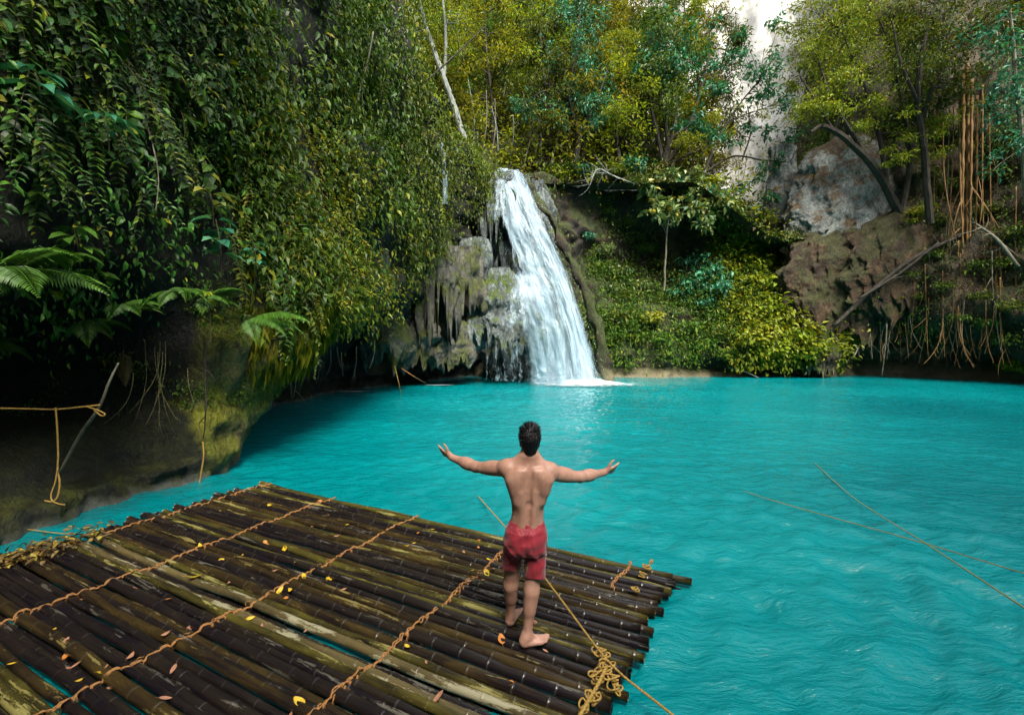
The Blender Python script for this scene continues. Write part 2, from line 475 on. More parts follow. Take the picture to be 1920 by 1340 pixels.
def fall_mat(name, thr, soft, su, sv, col=(.40, .54, .64), edge=.18, topfade=.0, botfade=0.0, boost=0.0):
    botf = botfade
    m = NT(name); tc = m.n("ShaderNodeTexCoord"); U = tc.outputs["UV"]
    n1 = m.noise(m.mapping(U, (su, sv, 1)), 1.0, 7, .68, .35)
    n2 = m.noise(m.mapping(U, (su * 3.4, sv * 5.0, 1), (3.1, 1.7, 0)), 1.0, 5, .7, .5)
    big = m.noise(m.mapping(U, (su * .35, sv * .22, 1), (7.7, 2.7, 0)), 1.0, 3, .5)
    s = m.n("ShaderNodeSeparateXYZ"); m.l(U, s.inputs[0]); u, v = s.outputs[0], s.outputs[1]
    e = m.math('MINIMUM', u, m.math('SUBTRACT', 1.0, u))
    ed = m.math('MULTIPLY', m.math('SUBTRACT', 1.0, m.math('DIVIDE', e, edge, clamp=True)), .42)
    a = m.math('ADD', m.math('ADD', m.math('MULTIPLY', n1, .50), m.math('MULTIPLY', n2, .32)), m.math('MULTIPLY', big, .34))
    a = m.math('SUBTRACT', a, ed)
    if topfade: a = m.math('SUBTRACT', a, m.math('MULTIPLY', m.math('SUBTRACT', 1.0, m.math('DIVIDE', v, topfade, clamp=True)), .45))
    if botf: a = m.math('SUBTRACT', a, m.math('MULTIPLY', m.math('SUBTRACT', 1.0, m.math('DIVIDE', m.math('SUBTRACT', 1.0, v), botf, clamp=True)), .45))
    if boost: a = m.math('ADD', a, m.math('MULTIPLY', v, boost))
    al = m.ramp(a, [(thr, (0, 0, 0)), (thr + soft, (1, 1, 1))])
    d = m.pbsdf(m.mix(n2, tuple(c * .72 for c in col), col), .35, m.bump(n2, .5, .08), spec=.5)
    t = m.n("ShaderNodeBsdfTransparent"); ms = m.n("ShaderNodeMixShader")
    m.l(al, ms.inputs[0]); m.l(t.outputs[0], ms.inputs[1]); m.l(d, ms.inputs[2])
    return m.done(ms.outputs[0])
M_fall = fall_mat("falling_water", .43, .28, 8, 3.6, edge=.20, boost=.05)
M_fall2 = fall_mat("falling_water_lower", .47, .28, 9, 2.6, edge=.32, topfade=.22, boost=.08)
M_core = fall_mat("falling_water_core", .40, .28, 7, 3.6, edge=.34, boost=.06)
M_veil = fall_mat("water_veil", .53, .16, 22, 4.0, (.40, .54, .62))
M_film = fall_mat("water_film", .47, .22, 10, 3.0, (.38, .50, .57), edge=.4, topfade=.25, botfade=.3)
M_thin = fall_mat("water_thin", .60, .2, 30, 1.5, (.55, .74, .82), edge=.1)
M_drop = plain("water_drops", (.82, .90, .94), .2)
def foam_mat():
    m = NT("foam"); tc = m.n("ShaderNodeTexCoord"); U = tc.outputs["UV"]; P = tc.outputs["Object"]
    s = m.n("ShaderNodeSeparateXYZ"); m.l(U, s.inputs[0])
    n = m.noise(m.mapping(P, (1.2, 2.6, 1)), 1.6, 6, .7, .4)
    a = m.math('ADD', n, m.math('MULTIPLY_ADD', s.outputs[0], -1.1, .52))
    al = m.ramp(a, [(.40, (0, 0, 0)), (.74, (1, 1, 1))])
    d = m.pbsdf((.48, .60, .63), .5, m.bump(n, .8, .1)); t = m.n("ShaderNodeBsdfTransparent"); ms = m.n("ShaderNodeMixShader")
    m.l(al, ms.inputs[0]); m.l(t.outputs[0], ms.inputs[1]); m.l(d, ms.inputs[2])
    return m.done(ms.outputs[0])
M_foam = foam_mat()
# ------------------------------------------------------------------ water
def grid_axis(segs):
    out = [np.array([segs[0][0]])]
    for a, b, st in segs:
        out.append(np.linspace(a, b, max(2, int(round((b - a) / st)) + 1))[1:])
    return np.concatenate(out)
gx = grid_axis([(-14, -6, .5), (-6, 12, .07), (12, 22, .14), (22, 42, .5)])
gy = grid_axis([(-14, 1.5, .6), (1.5, 12, .06), (12, 24, .14), (24, 37, .4)])
X, Y = np.meshgrid(gx, gy, indexing='ij')
Z = np.zeros_like(X)
wr = np.random.default_rng(3)
for k in range(38):
    lam = .20 * (7.0 ** wr.random()) ** .9
    th = math.radians(65) + wr.normal() * .75
    kx, ky = math.cos(th) * 2 * math.pi / lam, math.sin(th) * 2 * math.pi / lam
    amp = .0034 * lam ** .6
    Z += amp * np.sin(kx * X + ky * Y + wr.random() * 6.28 + 1.2 * np.sin(.35 * X + wr.random() * 6) * np.cos(.3 * Y))
mod = vnoise(np.stack([X * .22, Y * .28, X * 0], -1), 5) * .4 + .8
chop = 1.0 + 1.0 * np.exp(-(((X - 4.5) / 4.0) ** 2 + ((Y - 3.5) / 3.0) ** 2))
Z *= mod * chop
Z += .018 * chop * fbm(np.stack([X * 1.7, Y * 2.6, X * 0], -1), 9, 3) * (Y < 14)
P = np.stack([X, Y, Z], -1)
water = link("water", Surf(P).mesh("water"), M_water)
tag(water, kind="structure")
seabed = link("lake_bed", mesh_from("lake_bed", [[-45, -30, -4.5], [60, -30, -4.5], [60, 90, -4.5], [-45, 90, -4.5]], [[0, 1, 2, 3]]), MR_left)
tag(seabed, kind="structure")

# ------------------------------------------------------------------ left cliff: runs away from the camera, overhangs, curves to the falls
LS = np.array([(-7.5, -12), (-7.2, -4), (-6.8, 2), (-6.5, 6), (-6.3, 9), (-6.1, 12), (-5.8, 15), (-5.3, 18), (-4.5, 21), (-3.5, 24), (-2.2, 27), (-1.0, 29.5)])
LZ = [-.8, 0, .5, 1.0, 1.6, 2.2, 2.8, 3.6, 5, 8, 12, 18, 55]
LO = {-12: [.4, .4, .1, -.4, -2.4, -2.2, -.6, .5, .5, .3, .1, 0, -1],
      5.0: [.6, .5, .2, -.7, -2.6, -2.6, -.8, .5, .5, .3, .1, 0, -1],
      6.4: [.6, .5, .3, -.6, -2.5, -2.4, -.6, .6, .6, .3, .1, 0, -1],
      7.3: [.75, .7, .6, .1, -1.3, -1.4, -.1, .7, .6, .3, .1, 0, -1],
      7.9: [1.0, 1.0, .95, .9, .85, .8, .9, .9, .7, .3, .1, 0, -1],
      8.7: [.7, .85, .95, 1.05, 1.1, 1.15, 1.2, 1.2, .9, .4, .1, 0, -1],
      9.6: [-.3, .0, .4, .75, 1.0, 1.2, 1.35, 1.4, 1.1, .5, .1, 0, -1],
      11: [-1.8, -1.5, -1.2, -.6, .2, .8, 1.3, 1.5, 1.3, .7, .2, 0, -1],
      13: [-3, -3, -2.8, -2.4, -1.6, -.4, .8, 1.3, 1.3, .8, .3, 0, -1],
      16: [-3.5, -3.5, -3.5, -3.2, -2.8, -2.0, -.6, .6, 1.0, .9, .3, 0, -1],
      20: [-3.5, -3.5, -3.5, -3.2, -3, -2.6, -1.8, -.8, .3, .5, .3, 0, -1],
      24: [-3, -3, -3, -2.8, -2.6, -2.4, -2, -1.4, -.4, .3, .2, 0, -1],
      29.5: [-1.5, -1.5, -1.5, -1.4, -1.3, -1.2, -1, -.8, -.3, 0, 0, 0, -1]}
def left_top(y):
    return np.interp(y, [-12, 13, 16, 18.2, 18.9, 19.6, 21, 23, 26, 29.5], [58, 58, 50, 50, 22, 15.2, 14.4, 13.8, 13.3, 13.0])  # unseen near heights, shaped tall to block light
ly = grid_axis([(-12, 2, 1.0), (2, 4, .3), (4, 12, .075), (12, 20, .11), (20, 29.5, .12)])
rows = np.linspace(0, 1, 170)
lx = np.interp(ly, LS[:, 1], LS[:, 0]); 
dx = np.gradient(np.interp(np.clip(ly, -12, 29.5), LS[:, 1], LS[:, 0]), ly)
dxs = np.convolve(np.pad(dx, 12, mode='edge'), np.ones(25) / 25, mode='valid')
nrm2 = unit(np.stack([np.ones_like(dxs), -dxs], -1))
keys = np.array(sorted(LO)); tab = np.array([LO[k] for k in keys])
zz = np.linspace(-.8, 55, 700)
tabz = np.array([np.interp(zz, LZ, r) for r in tab])
Pl = np.zeros((len(ly), len(rows) + 10, 3))
for i, y in enumerate(ly):
    T = float(left_top(y)); pw = 1.9 if T > 20 else 1.25
    z = -.8 + (T + .8) * rows ** pw
    prof = np.array([np.interp(y, keys, tabz[:, k]) for k in range(0, len(zz), 7)])
    o = np.interp(z, zz[::7], prof)
    z2 = np.concatenate([z, T + .25 * np.arange(1, 11)]); o2 = np.concatenate([o, o[-1] - 1.2 * np.arange(1, 11)])
    Pl[i, :, 0] = lx[i] + nrm2[i, 0] * o2; Pl[i, :, 1] = y + nrm2[i, 1] * o2; Pl[i, :, 2] = z2
nz = fbm(Pl * np.array([.55, .55, .7]), 11, 5); nz2 = fbm(Pl * np.array([2.2, 2.2, 2.8]), 31, 4)
amp = np.interp(Pl[..., 1], [0, 8, 14, 24], [.30, .28, .5, .55]) * np.interp(Pl[..., 2], [-1, .3, 1.2], [.5, .6, 1])
dsp = nz * amp + nz2 * np.where((Pl[..., 2] < 3.4) & (Pl[..., 1] < 13), .17, .11) - np.abs(vnoise(Pl * np.array([.3, .3, 2.2]), 77)) * .2
Pl[..., 0] += dsp * nrm2[:, None, 0]; Pl[..., 1] += dsp * nrm2[:, None, 1]
SL = Surf(Pl)
me = SL.mesh("left_cliff"); me.materials.append(MR_left)
zn = sstep(Pl[..., 1], 7.3, 8.2) * sstep(Pl[..., 1], 13.5, 11.5) * sstep(Pl[..., 2], 3.6, 2.6)
zn = np.maximum(zn, .45 * sstep(Pl[..., 2], .9, .4) * sstep(Pl[..., 1], 9, 8))
za_ = me.attributes.new("zone", 'FLOAT', 'POINT'); za_.data.foreach_set("value", zn.ravel().astype(np.float32))
tag(link("cliff_left", me), kind="structure")

# ------------------------------------------------------------------ back and right cliff with the low bank
WS = [(-2.5, 28.6, 13.0), (1.5, 28.8, 13.0), (4, 29.6, 13.0), (7, 31, 13.0), (11, 32, 13.2), (15, 32.5, 12.5), (17.5, 32.3, 10.0), (20.3, 31.6, 10.5), (22.3, 30.6, 17),
      (23.6, 29.7, 26), (26, 27.6, 26), (28, 25.4, 26), (29.7, 22.5, 24), (31, 18, 20), (32, 8, 12), (30, -6, 32), (20, -13, 37), (6, -15, 24), (1, -14.6, 27), (-1.5, -14.3, 32), (-9, -13, 46)]  # stations behind the camera are unseen, heights shaped to shade the foreground
WZ = [-.8, 0, .6, 1.3, 2.2, 4, 6, 8, 10.5, 12.5, 16, 22, 34]
WO = [[-1.5, -1.5, -1.5, -1.5, -1.5, -1.2, -.9, -.5, 0, 0, 0, 0, 0],
      [-.3, -.3, -.3, -.3, -.3, -.2, 0, 0, 0, 0, 0, 0, 0],
      [.8, .7, .6, .5, .4, .2, 0, -.3, -.4, 0, 0, 0, 0],
      [2.2, 2.0, 1.5, 1.9, 1.6, .8, -.3, -.9, -.8, .3, 0, 0, 0],
      [3.2, 3.0, 2.3, 2.9, 2.8, 1.9, .4, -1.6, -1.6, .6, 0, 0, 0],
      [3.2, 3.0, 2.1, 3.2, 3.4, 3.0, 2.3, .9, .2, 0, 0, 0, 0],
      [2.9, 2.6, 1.6, 3.4, 3.5, 3.0, 2.2, 1.2, 0, 0, 0, 0, 0],
      [2.2, 1.9, .8, 2.9, 2.9, 2.0, 1.0, .4, 0, 0, 0, 0, 0],
      [1.6, 1.2, .3, 1.9, 1.6, .8, .4, .2, 0, 0, 0, 0, 0],
      [-1.6, -1.8, -2.0, -2.0, -1.9, -.6, .5, .4, .2, 0, 0, 0, 0],
      [-1.8, -2.0, -2.0, -2.0, -1.6, .1, .6, .4, .1, 0, -.2, -.6, -1.5],
      [-1.0, -1.4, -1.5, -1.3, -.6, .5, .6, .4, 0, -.2, -.5, -1, -2],
      [.2, -.4, -.6, .2, .7, .9, .7, .4, 0, -.2, -.5, -1, -2],
      [.5, .5, .5, .5, .5, .5, .5, .3, 0, -.2, -.5, -1, -2],
      [.5, .5, .5, .5, .5, .5, .5, .3, 0, -.2, -.5, -1, -2],
      [.5, .5, .5, .5, .5, .5, .5, .3, 0, -.2, -.5, -1, -2],
      [.5, .5, .5, .5, .5, .5, .5, .3, 0, -.2, -.5, -1, -2],
      [.5, .5, .5, .5, .5, .5, .5, .3, 0, -.2, -.5, -1, -2],
      [.5, .5, .5, .5, .5, .5, .5, .3, 0, -.2, -.5, -1, -2],
      [.5, .5, .5, .5, .5, .5, .5, .3, 0, -.2, -.5, -1, -2],
      [.5, .5, .5, .5, .5, .5, .5, .3, 0, -.2, -.5, -1, -2]]
ws = np.array(WS); seg = np.r_[0, np.cumsum(np.linalg.norm(np.diff(ws[:, :2], axis=0), axis=1))]
us = grid_axis([(0, seg[12], .14), (seg[12], seg[-1], .8)])
wx, wy, wt = (np.interp(us, seg, ws[:, k]) for k in range(3))
tx, ty = np.gradient(wx, us), np.gradient(wy, us)
ker = np.ones(15) / 15
tx = np.convolve(np.pad(tx, 7, mode='edge'), ker, 'valid'); ty = np.convolve(np.pad(ty, 7, mode='edge'), ker, 'valid')
n2 = unit(np.stack([ty, -tx], -1))
rows = np.linspace(0, 1, 130)
wz = np.linspace(-.8, 34, 300); wtab = np.array([np.interp(wz, WZ, r) for r in WO])
Pw = np.zeros((len(us), 130 + 8, 3))
for i, u in enumerate(us):
    T = wt[i] + .7 * float(vnoise(np.array([u * .45, 1.5, 2.5]), 3)) + .35 * float(vnoise(np.array([u * 1.7, 1.5, 2.5]), 5)); z = -.8 + (T + .8) * rows ** (1.5 if T > 20 else 1.15)
    prof = np.array([np.interp(u, seg, wtab[:, k]) for k in range(0, 300, 3)])
    o = np.interp(z, wz[::3], prof)
    z2 = np.r_[z, T + .2 * np.arange(1, 9)]; o2 = np.r_[o, o[-1] - 1.0 * np.arange(1, 9)]
    Pw[i, :, 0] = wx[i] + n2[i, 0] * o2; Pw[i, :, 1] = wy[i] + n2[i, 1] * o2; Pw[i, :, 2] = z2
dsp = fbm(Pw * np.array([.45, .45, .5]), 21, 5) * np.where(Pw[..., 0] > 22, .85, .55) * np.interp(Pw[..., 2], [-1, .2, 1.5], [.4, .5, 1]) + fbm(Pw * 1.9, 41, 4) * .14
dsp += np.where(Pw[..., 2] < 1.4, -np.abs(vnoise(Pw * np.array([.35, .35, 2.4]), 8)) * .35, 0)
Pw[..., 0] += dsp * n2[:, None, 0]; Pw[..., 1] += dsp * n2[:, None, 1]
SW = Surf(Pw)
me = SW.mesh("back_cliff"); me.materials.append(MR_back)
za_ = me.attributes.new("zone", 'FLOAT', 'POINT'); za_.data.foreach_set("value", sstep(Pw[..., 0], 21.8, 23.8).ravel().astype(np.float32))
tag(link("cliff_back", me), kind="structure")

# ------------------------------------------------------------------ wooded slope above the falls and the far pale cliff
hx = np.linspace(-60, 60, 170); hy = grid_axis([(29.0, 60, .45), (60, 110, 2)])
HX, HY = np.meshgrid(hx, hy, indexing='ij')
def hill_z(x, y):
    x = np.asarray(x, float); y = np.asarray(y, float)
    s = np.interp(x, [-60, -6, 10, 14, 19, 25, 29, 34, 60], [1.0, .98, .95, .70, .15, .15, .25, 1.2, 1.3])
    b = np.interp(x, [-60, -30, -12, -4, 12, 17, 21, 25.5, 29.5, 60], [36, 30, 19, 12.6, 12.8, 9.2, 9.0, 9.5, 26, 30])
    z = b + s * np.clip(y - 30.5, 0, 40)
    return z + fbm(np.stack([x * .18, y * .18, x * 0], -1), 51, 4) * 1.1 * sstep(y, 30, 36)
SH = Surf(np.stack([HX, HY, hill_z(HX, HY)], -1))
MR_hill = rock_mat("forest_floor", (.014, .012, .008), (.035, .030, .014), (.06, .05, .022), moss=(.04, .05, .01), moss_amt=.5, scale=1.2, stretch=1, rough=.9)
tag(link("hillside", SH.mesh("hillside"), MR_hill), kind="structure")
# land on the left behind the cliff, so that the cliff is a hill and not a wall
hx2 = np.linspace(-19, -8.5, 20); hy2 = np.linspace(-30, 18.3, 40)
A, B = np.meshgrid(hx2, hy2, indexing='ij')
tag(link("hilltop", Surf(np.stack([A, B, 50 + .0 * (-8.5 - A) + vnoise(np.stack([A * .2, B * .2, A * 0], -1), 4) * 2.5], -1)).mesh("hilltop"), MR_hill), kind="structure")

cx = np.linspace(0, 1, 130)
cpx = np.interp(cx, [0, .25, .5, .75, 1], [12, 18, 24, 30, 40]); cpy = np.interp(cx, [0, .25, .5, .75, 1], [51, 48.5, 46.5, 43, 37])
cz = np.linspace(8, 47, 120)
Pc = np.zeros((130, 120, 3)); Pc[..., 0] = cpx[:, None]; Pc[..., 1] = cpy[:, None] + (cz[None] - 20) * .09; Pc[..., 2] = cz[None]
Pc[..., 1] += fbm(Pc * np.array([.25, .25, .12]), 61, 5) * 1.3 + fbm(Pc * np.array([1.1, 1.1, .5]), 66, 4) * .3
SC = Surf(Pc)
tag(link("cliff_far", SC.mesh("far_cliff"), MR_pale), kind="structure")

# ------------------------------------------------------------------ tufa formations and outcrops
def tufa(name, label, px, pt, pb, w, Y, prof, depth=.8, jag=.25, ridge=.12, mat=None, seed=0, cat="rock", fl=7.0, group=None, nth=84, nv=64, lump=.16):
    c = at(px, (pt + pb) / 2, Y); top = at(px, pt, Y)[2]; bot = at(px, pb, Y)[2]
    Wm = w / F * Y * .5; Hh = top - bot
    th = np.linspace(-1.9, 1.9, nth); v = np.linspace(0, 1, nv)
    TH, V = np.meshgrid(th, v, indexing='ij')
    pr = np.interp(V, np.linspace(0, 1, len(prof)), prof)
    nzv = np.stack([TH * fl / 2, V * 1.4 + seed, V * 0 + seed * 3.7], -1)
    rid = np.abs(vnoise(nzv, seed)) * 1.6 - .6 + .45 * vnoise(nzv * np.array([3.1, 2.2, 1]), seed + 5)
    spike = vnoise(np.stack([TH * fl, TH * 0 + seed, TH * 0], -1), seed + 9) + .6 * vnoise(np.stack([TH * fl * 2.7, TH * 0 + seed, TH * 0], -1), seed + 10)
    q = np.stack([np.sin(TH) * Wm, V * Hh, np.cos(TH) * Wm], -1)
    R = pr * (1 + ridge * rid / max(Wm, .3)) + lump * fbm(q * 1.1 + seed, seed + 3, 5)
    z = top - V * (Hh * (1 - jag * .5 * np.clip(V * 2 - 1, 0, 1)) + 0) - Hh * jag * sstep(V, .55, 1) * spike
    x = c[0] + np.sin(TH) * Wm * R; y = Y + depth * .5 - np.cos(TH) * depth * R
    P = np.stack([x, y, z], -1)
    # close below: rows turning inwards and up
    cl = []
    for k in range(1, 8):
        f = k / 7
        Q = P[:, -1].copy(); Q[:, 0] += (c[0] - Q[:, 0]) * f * .9; Q[:, 1] += (Y + depth * .5 - Q[:, 1]) * f * .9; Q[:, 2] += Hh * .22 * f ** .6
        cl.append(Q)
    P = np.concatenate([P, np.stack(cl, 1)], 1)
    P = P[:, ::-1]
    o = link(name, Surf(P).mesh(name), mat or MR_tufa)
    return tag(o, label, cat, group)

tufa("tufa_rock", "grey brown rounded rock hump hanging out of the creepers left of the falls", 668, 436, 576, 104, 16.3, [.35, .85, 1, 1, .95, .8], .9, .22, .10, None, 1)
tufa("tufa_rock", "lowest hanging rock bulb just above the water, under the big rock hump", 712, 560, 694, 104, 20.5, [.35, .7, .9, 1.05, 1, .7], 1.1, .15, .10, None, 2)
tufa("tufa_rock", "knobbly rock block between the hanging rock bulb and the dark cave", 780, 560, 690, 120, 23.2, [.5, .8, .95, 1, .9, .75], 1.0, .12, .16, None, 3, lump=.26)
tufa("tufa_rock", "small rounded rock ledge beside the cave mouth above the water", 842, 600, 688, 84, 23.4, [.4, .8, 1, 1, .8], .9, .12, .12, None, 14, lump=.24)
tufa("tufa_rock", "brown grey stalactite curtain with the longest pointed tip, above the cave", 814, 458, 592, 92, 22.6, [.75, .9, .95, .95, .9, .8], .8, .5, .20, None, 4, fl=9)
tufa("tufa_rock", "yellowish streaked stalactite curtain between the pointed curtain and the wet dome", 866, 462, 576, 88, 23.8, [.7, .85, .9, .95, 1, .9], .8, .25, .18, None, 5, fl=9)
tufa("tufa_rock", "fluted greenish grey rock column beside the upper falls", 892, 446, 540, 60, 24.6, [.7, 1, 1, .9, .8], .8, .2, .18, MR_wet, 6, fl=12)
tufa("tufa_rock", "wet grey dome of dripping rock under the left edge of the waterfall", 934, 498, 664, 172, 24.4, [.22, .55, .72, .84, .93, 1.0], 1.7, .16, .16, MR_wet, 7, fl=11, nth=120, nv=90)
tufa("tufa_rock", "upper wet rock cone at the lip of the waterfall", 940, 318, 474, 92, 26.6, [.35, .6, .75, .88, 1.0, 1.0], 1.3, .40, .14, MR_wet, 8, fl=10, nth=100, nv=80)
tufa("tufa_rock", "dark rock step behind the middle of the falls", 1000, 332, 730, 190, 28.3, [.22, .36, .5, .66, .82, .95, 1.0], 1.6, .05, .12, MR_wet, 9, fl=9, nth=120, nv=100)
tufa("tufa_rock", "dark wet rock recess in the hollow between the upper and lower ledges of the falls", 936, 405, 520, 110, 27.4, [.5, .8, .9, 1, 1], .9, .2, .2, MR_wet, 16, fl=10)
# rib along the right side of the falls
rp = spline([tuple(at(985, 340, 28.0)), tuple(at(1030, 405, 27.8)), tuple(at(1072, 490, 27.5)), tuple(at(1108, 580, 27.2)), tuple(at(1130, 660, 26.9)), tuple(at(1138, 722, 26.8))], 14)
V_, T_ = tube(rp, np.linspace(.2, .42, len(rp)), 22)
V_ = V_ + (fbm(V_ * 1.3, 71, 4) * .22)[:, None] * np.array([1, -.6, 0])
tag(link("rock_rib", mesh_from("rock_rib", V_, T_, True), MR_back), "smooth brown rock rib edging the right side of the waterfall", "rock")

tufa("limestone_outcrop", "big pale grey rounded limestone face at the foot of the arching tree", 1612, 246, 470, 236, 29.3, [.22, .60, .82, .93, 1.0, 1.02, 1.02, 1.0], 1.5, .05, .12, MR_grey, 10, fl=5, nth=130, nv=120, lump=.12)
tufa("limestone_outcrop", "rusty brown rock face below the big pale grey limestone dome", 1612, 405, 640, 270, 28.8, [.35, .75, .92, 1.0, 1.0, .98, .92, .8], 1.4, .10, .16, MR_rust, 15, fl=6, nth=130, nv=120, lump=.11)
tufa("limestone_outcrop", "narrow weathered limestone pillar left of the big grey rock face", 1474, 270, 425, 62, 31.5, [.7, .8, .9, 1, 1.05], .9, .1, .16, MR_grey, 11, fl=6)
tufa("limestone_outcrop", "low pinkish broken ledge under the narrow limestone pillar", 1490, 408, 470, 90, 30.6, [.3, .7, 1, .9], .9, .2, .2, MR_back, 12)
tufa("limestone_outcrop", "wide rust-brown rock face behind the fallen trunks, right of the pale grey dome", 1760, 385, 610, 330, 27.6, [.4, .75, .9, 1.0, 1.0, .96, .9, .8], 1.0, .12, .07, MR_rust, 18, fl=5, nth=140, nv=110, lump=.10)
tufa("boulder", "angular brown boulder ending the green bank beside the root cave", 1548, 588, 702, 66, 28.6, [.2, .65, .9, 1, .85], .9, .1, .12, MR_back, 13)

# ------------------------------------------------------------------ waterfall
def sheet(name, table, mat, parent, nu=46, nv=150, dep=.18, bulge=.25, seed=0):
    """table rows: py, left px, right px, Y"""
    t = np.array(table, float); s = np.linspace(0, 1, len(t)); v = np.linspace(0, 1, nv)
    tt = np.stack([np.interp(v, s, t[:, k]) for k in range(4)], -1)
    for k in range(4):
        tt[:, k] = np.convolve(np.pad(tt[:, k], 6, mode='edge'), np.ones(13) / 13, 'valid')
    u = np.linspace(0, 1, nu); P = np.zeros((nu, nv, 3))
    for j in range(nv):
        a = at(tt[j, 1], tt[j, 0], tt[j, 3]); b = at(tt[j, 2], tt[j, 0], tt[j, 3])
        P[:, j] = a + (b - a) * u[:, None]
        P[:, j, 1] -= bulge * np.sin(u * math.pi)
    q = np.stack([np.broadcast_to(u[:, None] * 9, (nu, nv)), np.broadcast_to(v[None] * 7, (nu, nv)), np.full((nu, nv), seed * 1.7)], -1)
    P[..., 1] -= dep * fbm(q, seed, 4); P[..., 0] += .06 * fbm(q * np.array([1, 1.6, 1]), seed + 40, 3)
    uv = np.stack([np.broadcast_to(u[:, None], (nu, nv)), np.broadcast_to(v[None], (nu, nv))], -1).reshape(-1, 2)
    i = np.arange(nu - 1)[:, None]; j = np.arange(nv - 1)[None]
    Q = np.stack([i * nv + j, i * nv + j + 1, (i + 1) * nv + j + 1, (i + 1) * nv + j], -1).reshape(-1, 4)
    return link(name, mesh_from(name, P.reshape(-1, 3), Q, True, uv), mat, parent)

wf = thing("waterfall", "white waterfall fanning down the wet rocks into the turquoise pool", "waterfall", (0, 0, 0))
main = [(318, 922, 984, 27.8), (336, 920, 998, 27.2), (380, 924, 1016, 26.3), (431, 932, 1040, 25.9), (497, 962, 1074, 26.0), (563, 985, 1090, 25.8), (628, 990, 1112, 25.7), (694, 985, 1134, 25.6), (722, 975, 1144, 25.6)]
sheet("stream", main, M_fall, wf, seed=1)
core = [(320, 950, 978, 27.8), (380, 966, 1002, 26.6), (431, 984, 1024, 26.1), (497, 1014, 1055, 25.7), (563, 1036, 1084, 25.5), (628, 1050, 1106, 25.4), (694, 1056, 1128, 25.3), (722, 1056, 1138, 25.3)]
sheet("stream", core, M_core, wf, seed=2, dep=.12)
left = [(486, 945, 1012, 25.4), (515, 938, 1036, 23.7), (563, 946, 1056, 23.2), (628, 968, 1076, 23.4), (694, 980, 1082, 23.9), (720, 980, 1086, 24.2)]
sheet("veil", left, M_fall2, wf, seed=3, dep=.14)
drop = [(410, 938, 1010, 26.2), (450, 944, 1030, 25.8), (500, 948, 1056, 25.5), (563, 985, 1085, 25.2), (628, 1000, 1100, 25.1), (718, 1000, 1120, 25.1)]
sheet("veil", drop, M_veil, wf, seed=4, dep=.25)
sheet("veil", [(500, 945, 1004, 23.9), (560, 930, 1018, 22.8), (600, 925, 1022, 22.5), (650, 915, 1022, 22.4)], M_film, wf, seed=6, dep=.08)
sheet("veil", [(318, 925, 962, 27.0), (350, 915, 962, 25.95), (400, 908, 968, 25.5), (452, 905, 970, 25.4)], M_film, wf, seed=5, dep=.06)
sheet("drip_curtain", [(640, 900, 1010, 23.6), (680, 900, 1012, 23.7), (714, 900, 1015, 23.8)], M_thin, wf, seed=7, dep=.05)
# drops
n = 1000; s_ = rng.random(n) ** .8
mt = np.array(main); pyv = np.interp(s_, np.linspace(0, 1, len(mt)), mt[:, 0])
l_ = np.interp(pyv, mt[:, 0], mt[:, 1]); r_ = np.interp(pyv, mt[:, 0], mt[:, 2]); yy = np.interp(pyv, mt[:, 0], mt[:, 3])
uu = rng.random(n) * 1.06 - .03
pp = np.array([at(a + (b - a) * u, p, y - .35 - .3 * rng.random()) for a, b, u, p, y in zip(l_, r_, uu, pyv, yy)])
L_, T_ = leaves(pp, np.stack([rng.normal(size=n) * .2, rng.normal(size=n) * .2, -np.ones(n)], -1), rnd_dir(n), .025 + .06 * rng.random(n) ** 2, .014 + .012 * rng.random(n))
link("spray", mesh_from("spray", L_, T_), M_drop, wf)
# foam where it lands
fc = onz(1080, 719, .03); nr, na = 26, 90
rr = np.linspace(0, 1, nr); aa = np.linspace(0, 2 * math.pi, na)
RR, AA = np.meshgrid(rr, aa, indexing='ij')
P = np.stack([fc[0] + .5 + RR * np.cos(AA) * 5.6, fc[1] - .3 + RR * np.sin(AA) * 2.8, .045 + .16 * np.exp(-(RR * 3.2) ** 2) * (1 + fbm(np.stack([RR * 7 * np.cos(AA), RR * 7 * np.sin(AA), RR], -1), 4, 3))], -1)
uvf = np.stack([RR, AA], -1).reshape(-1, 2)
i = np.arange(nr - 1)[:, None]; j = np.arange(na - 1)[None]
Q = np.stack([i * na + j, (i + 1) * na + j, (i + 1) * na + j + 1, i * na + j + 1], -1).reshape(-1, 4)
link("foam", mesh_from("foam", P.reshape(-1, 3), Q, True, uvf), M_foam, wf)

tr = sheet("trickle", [(252, 812, 822, 22.2), (268, 818, 832, 21.8), (300, 826, 840, 21.7), (390, 828, 842, 21.7)], M_veil, None, seed=8, nu=12, nv=60, dep=.03, bulge=.05)
tag(tr, "thin side trickle over the creeper-covered ledge left of the waterfall", "water trickle")
sp = [onz(825, 722, .02), onz(660, 734, .02)]
for q, (a, b) in zip(sp, ((1.5, .5), (1.6, .45))):
    P = np.stack([q[0] + RR * np.cos(AA) * a, q[1] + RR * np.sin(AA) * b, .04 + 0 * RR], -1)
    o = link("splash_ring", mesh_from("splash_ring", P.reshape(-1, 3), Q, True, uvf), M_foam)
    tag(o, "small patch of foam on the water below the " + ("knobbly rock block and cave" if q is sp[0] else "lowest hanging rock bulb"), "foam patch")
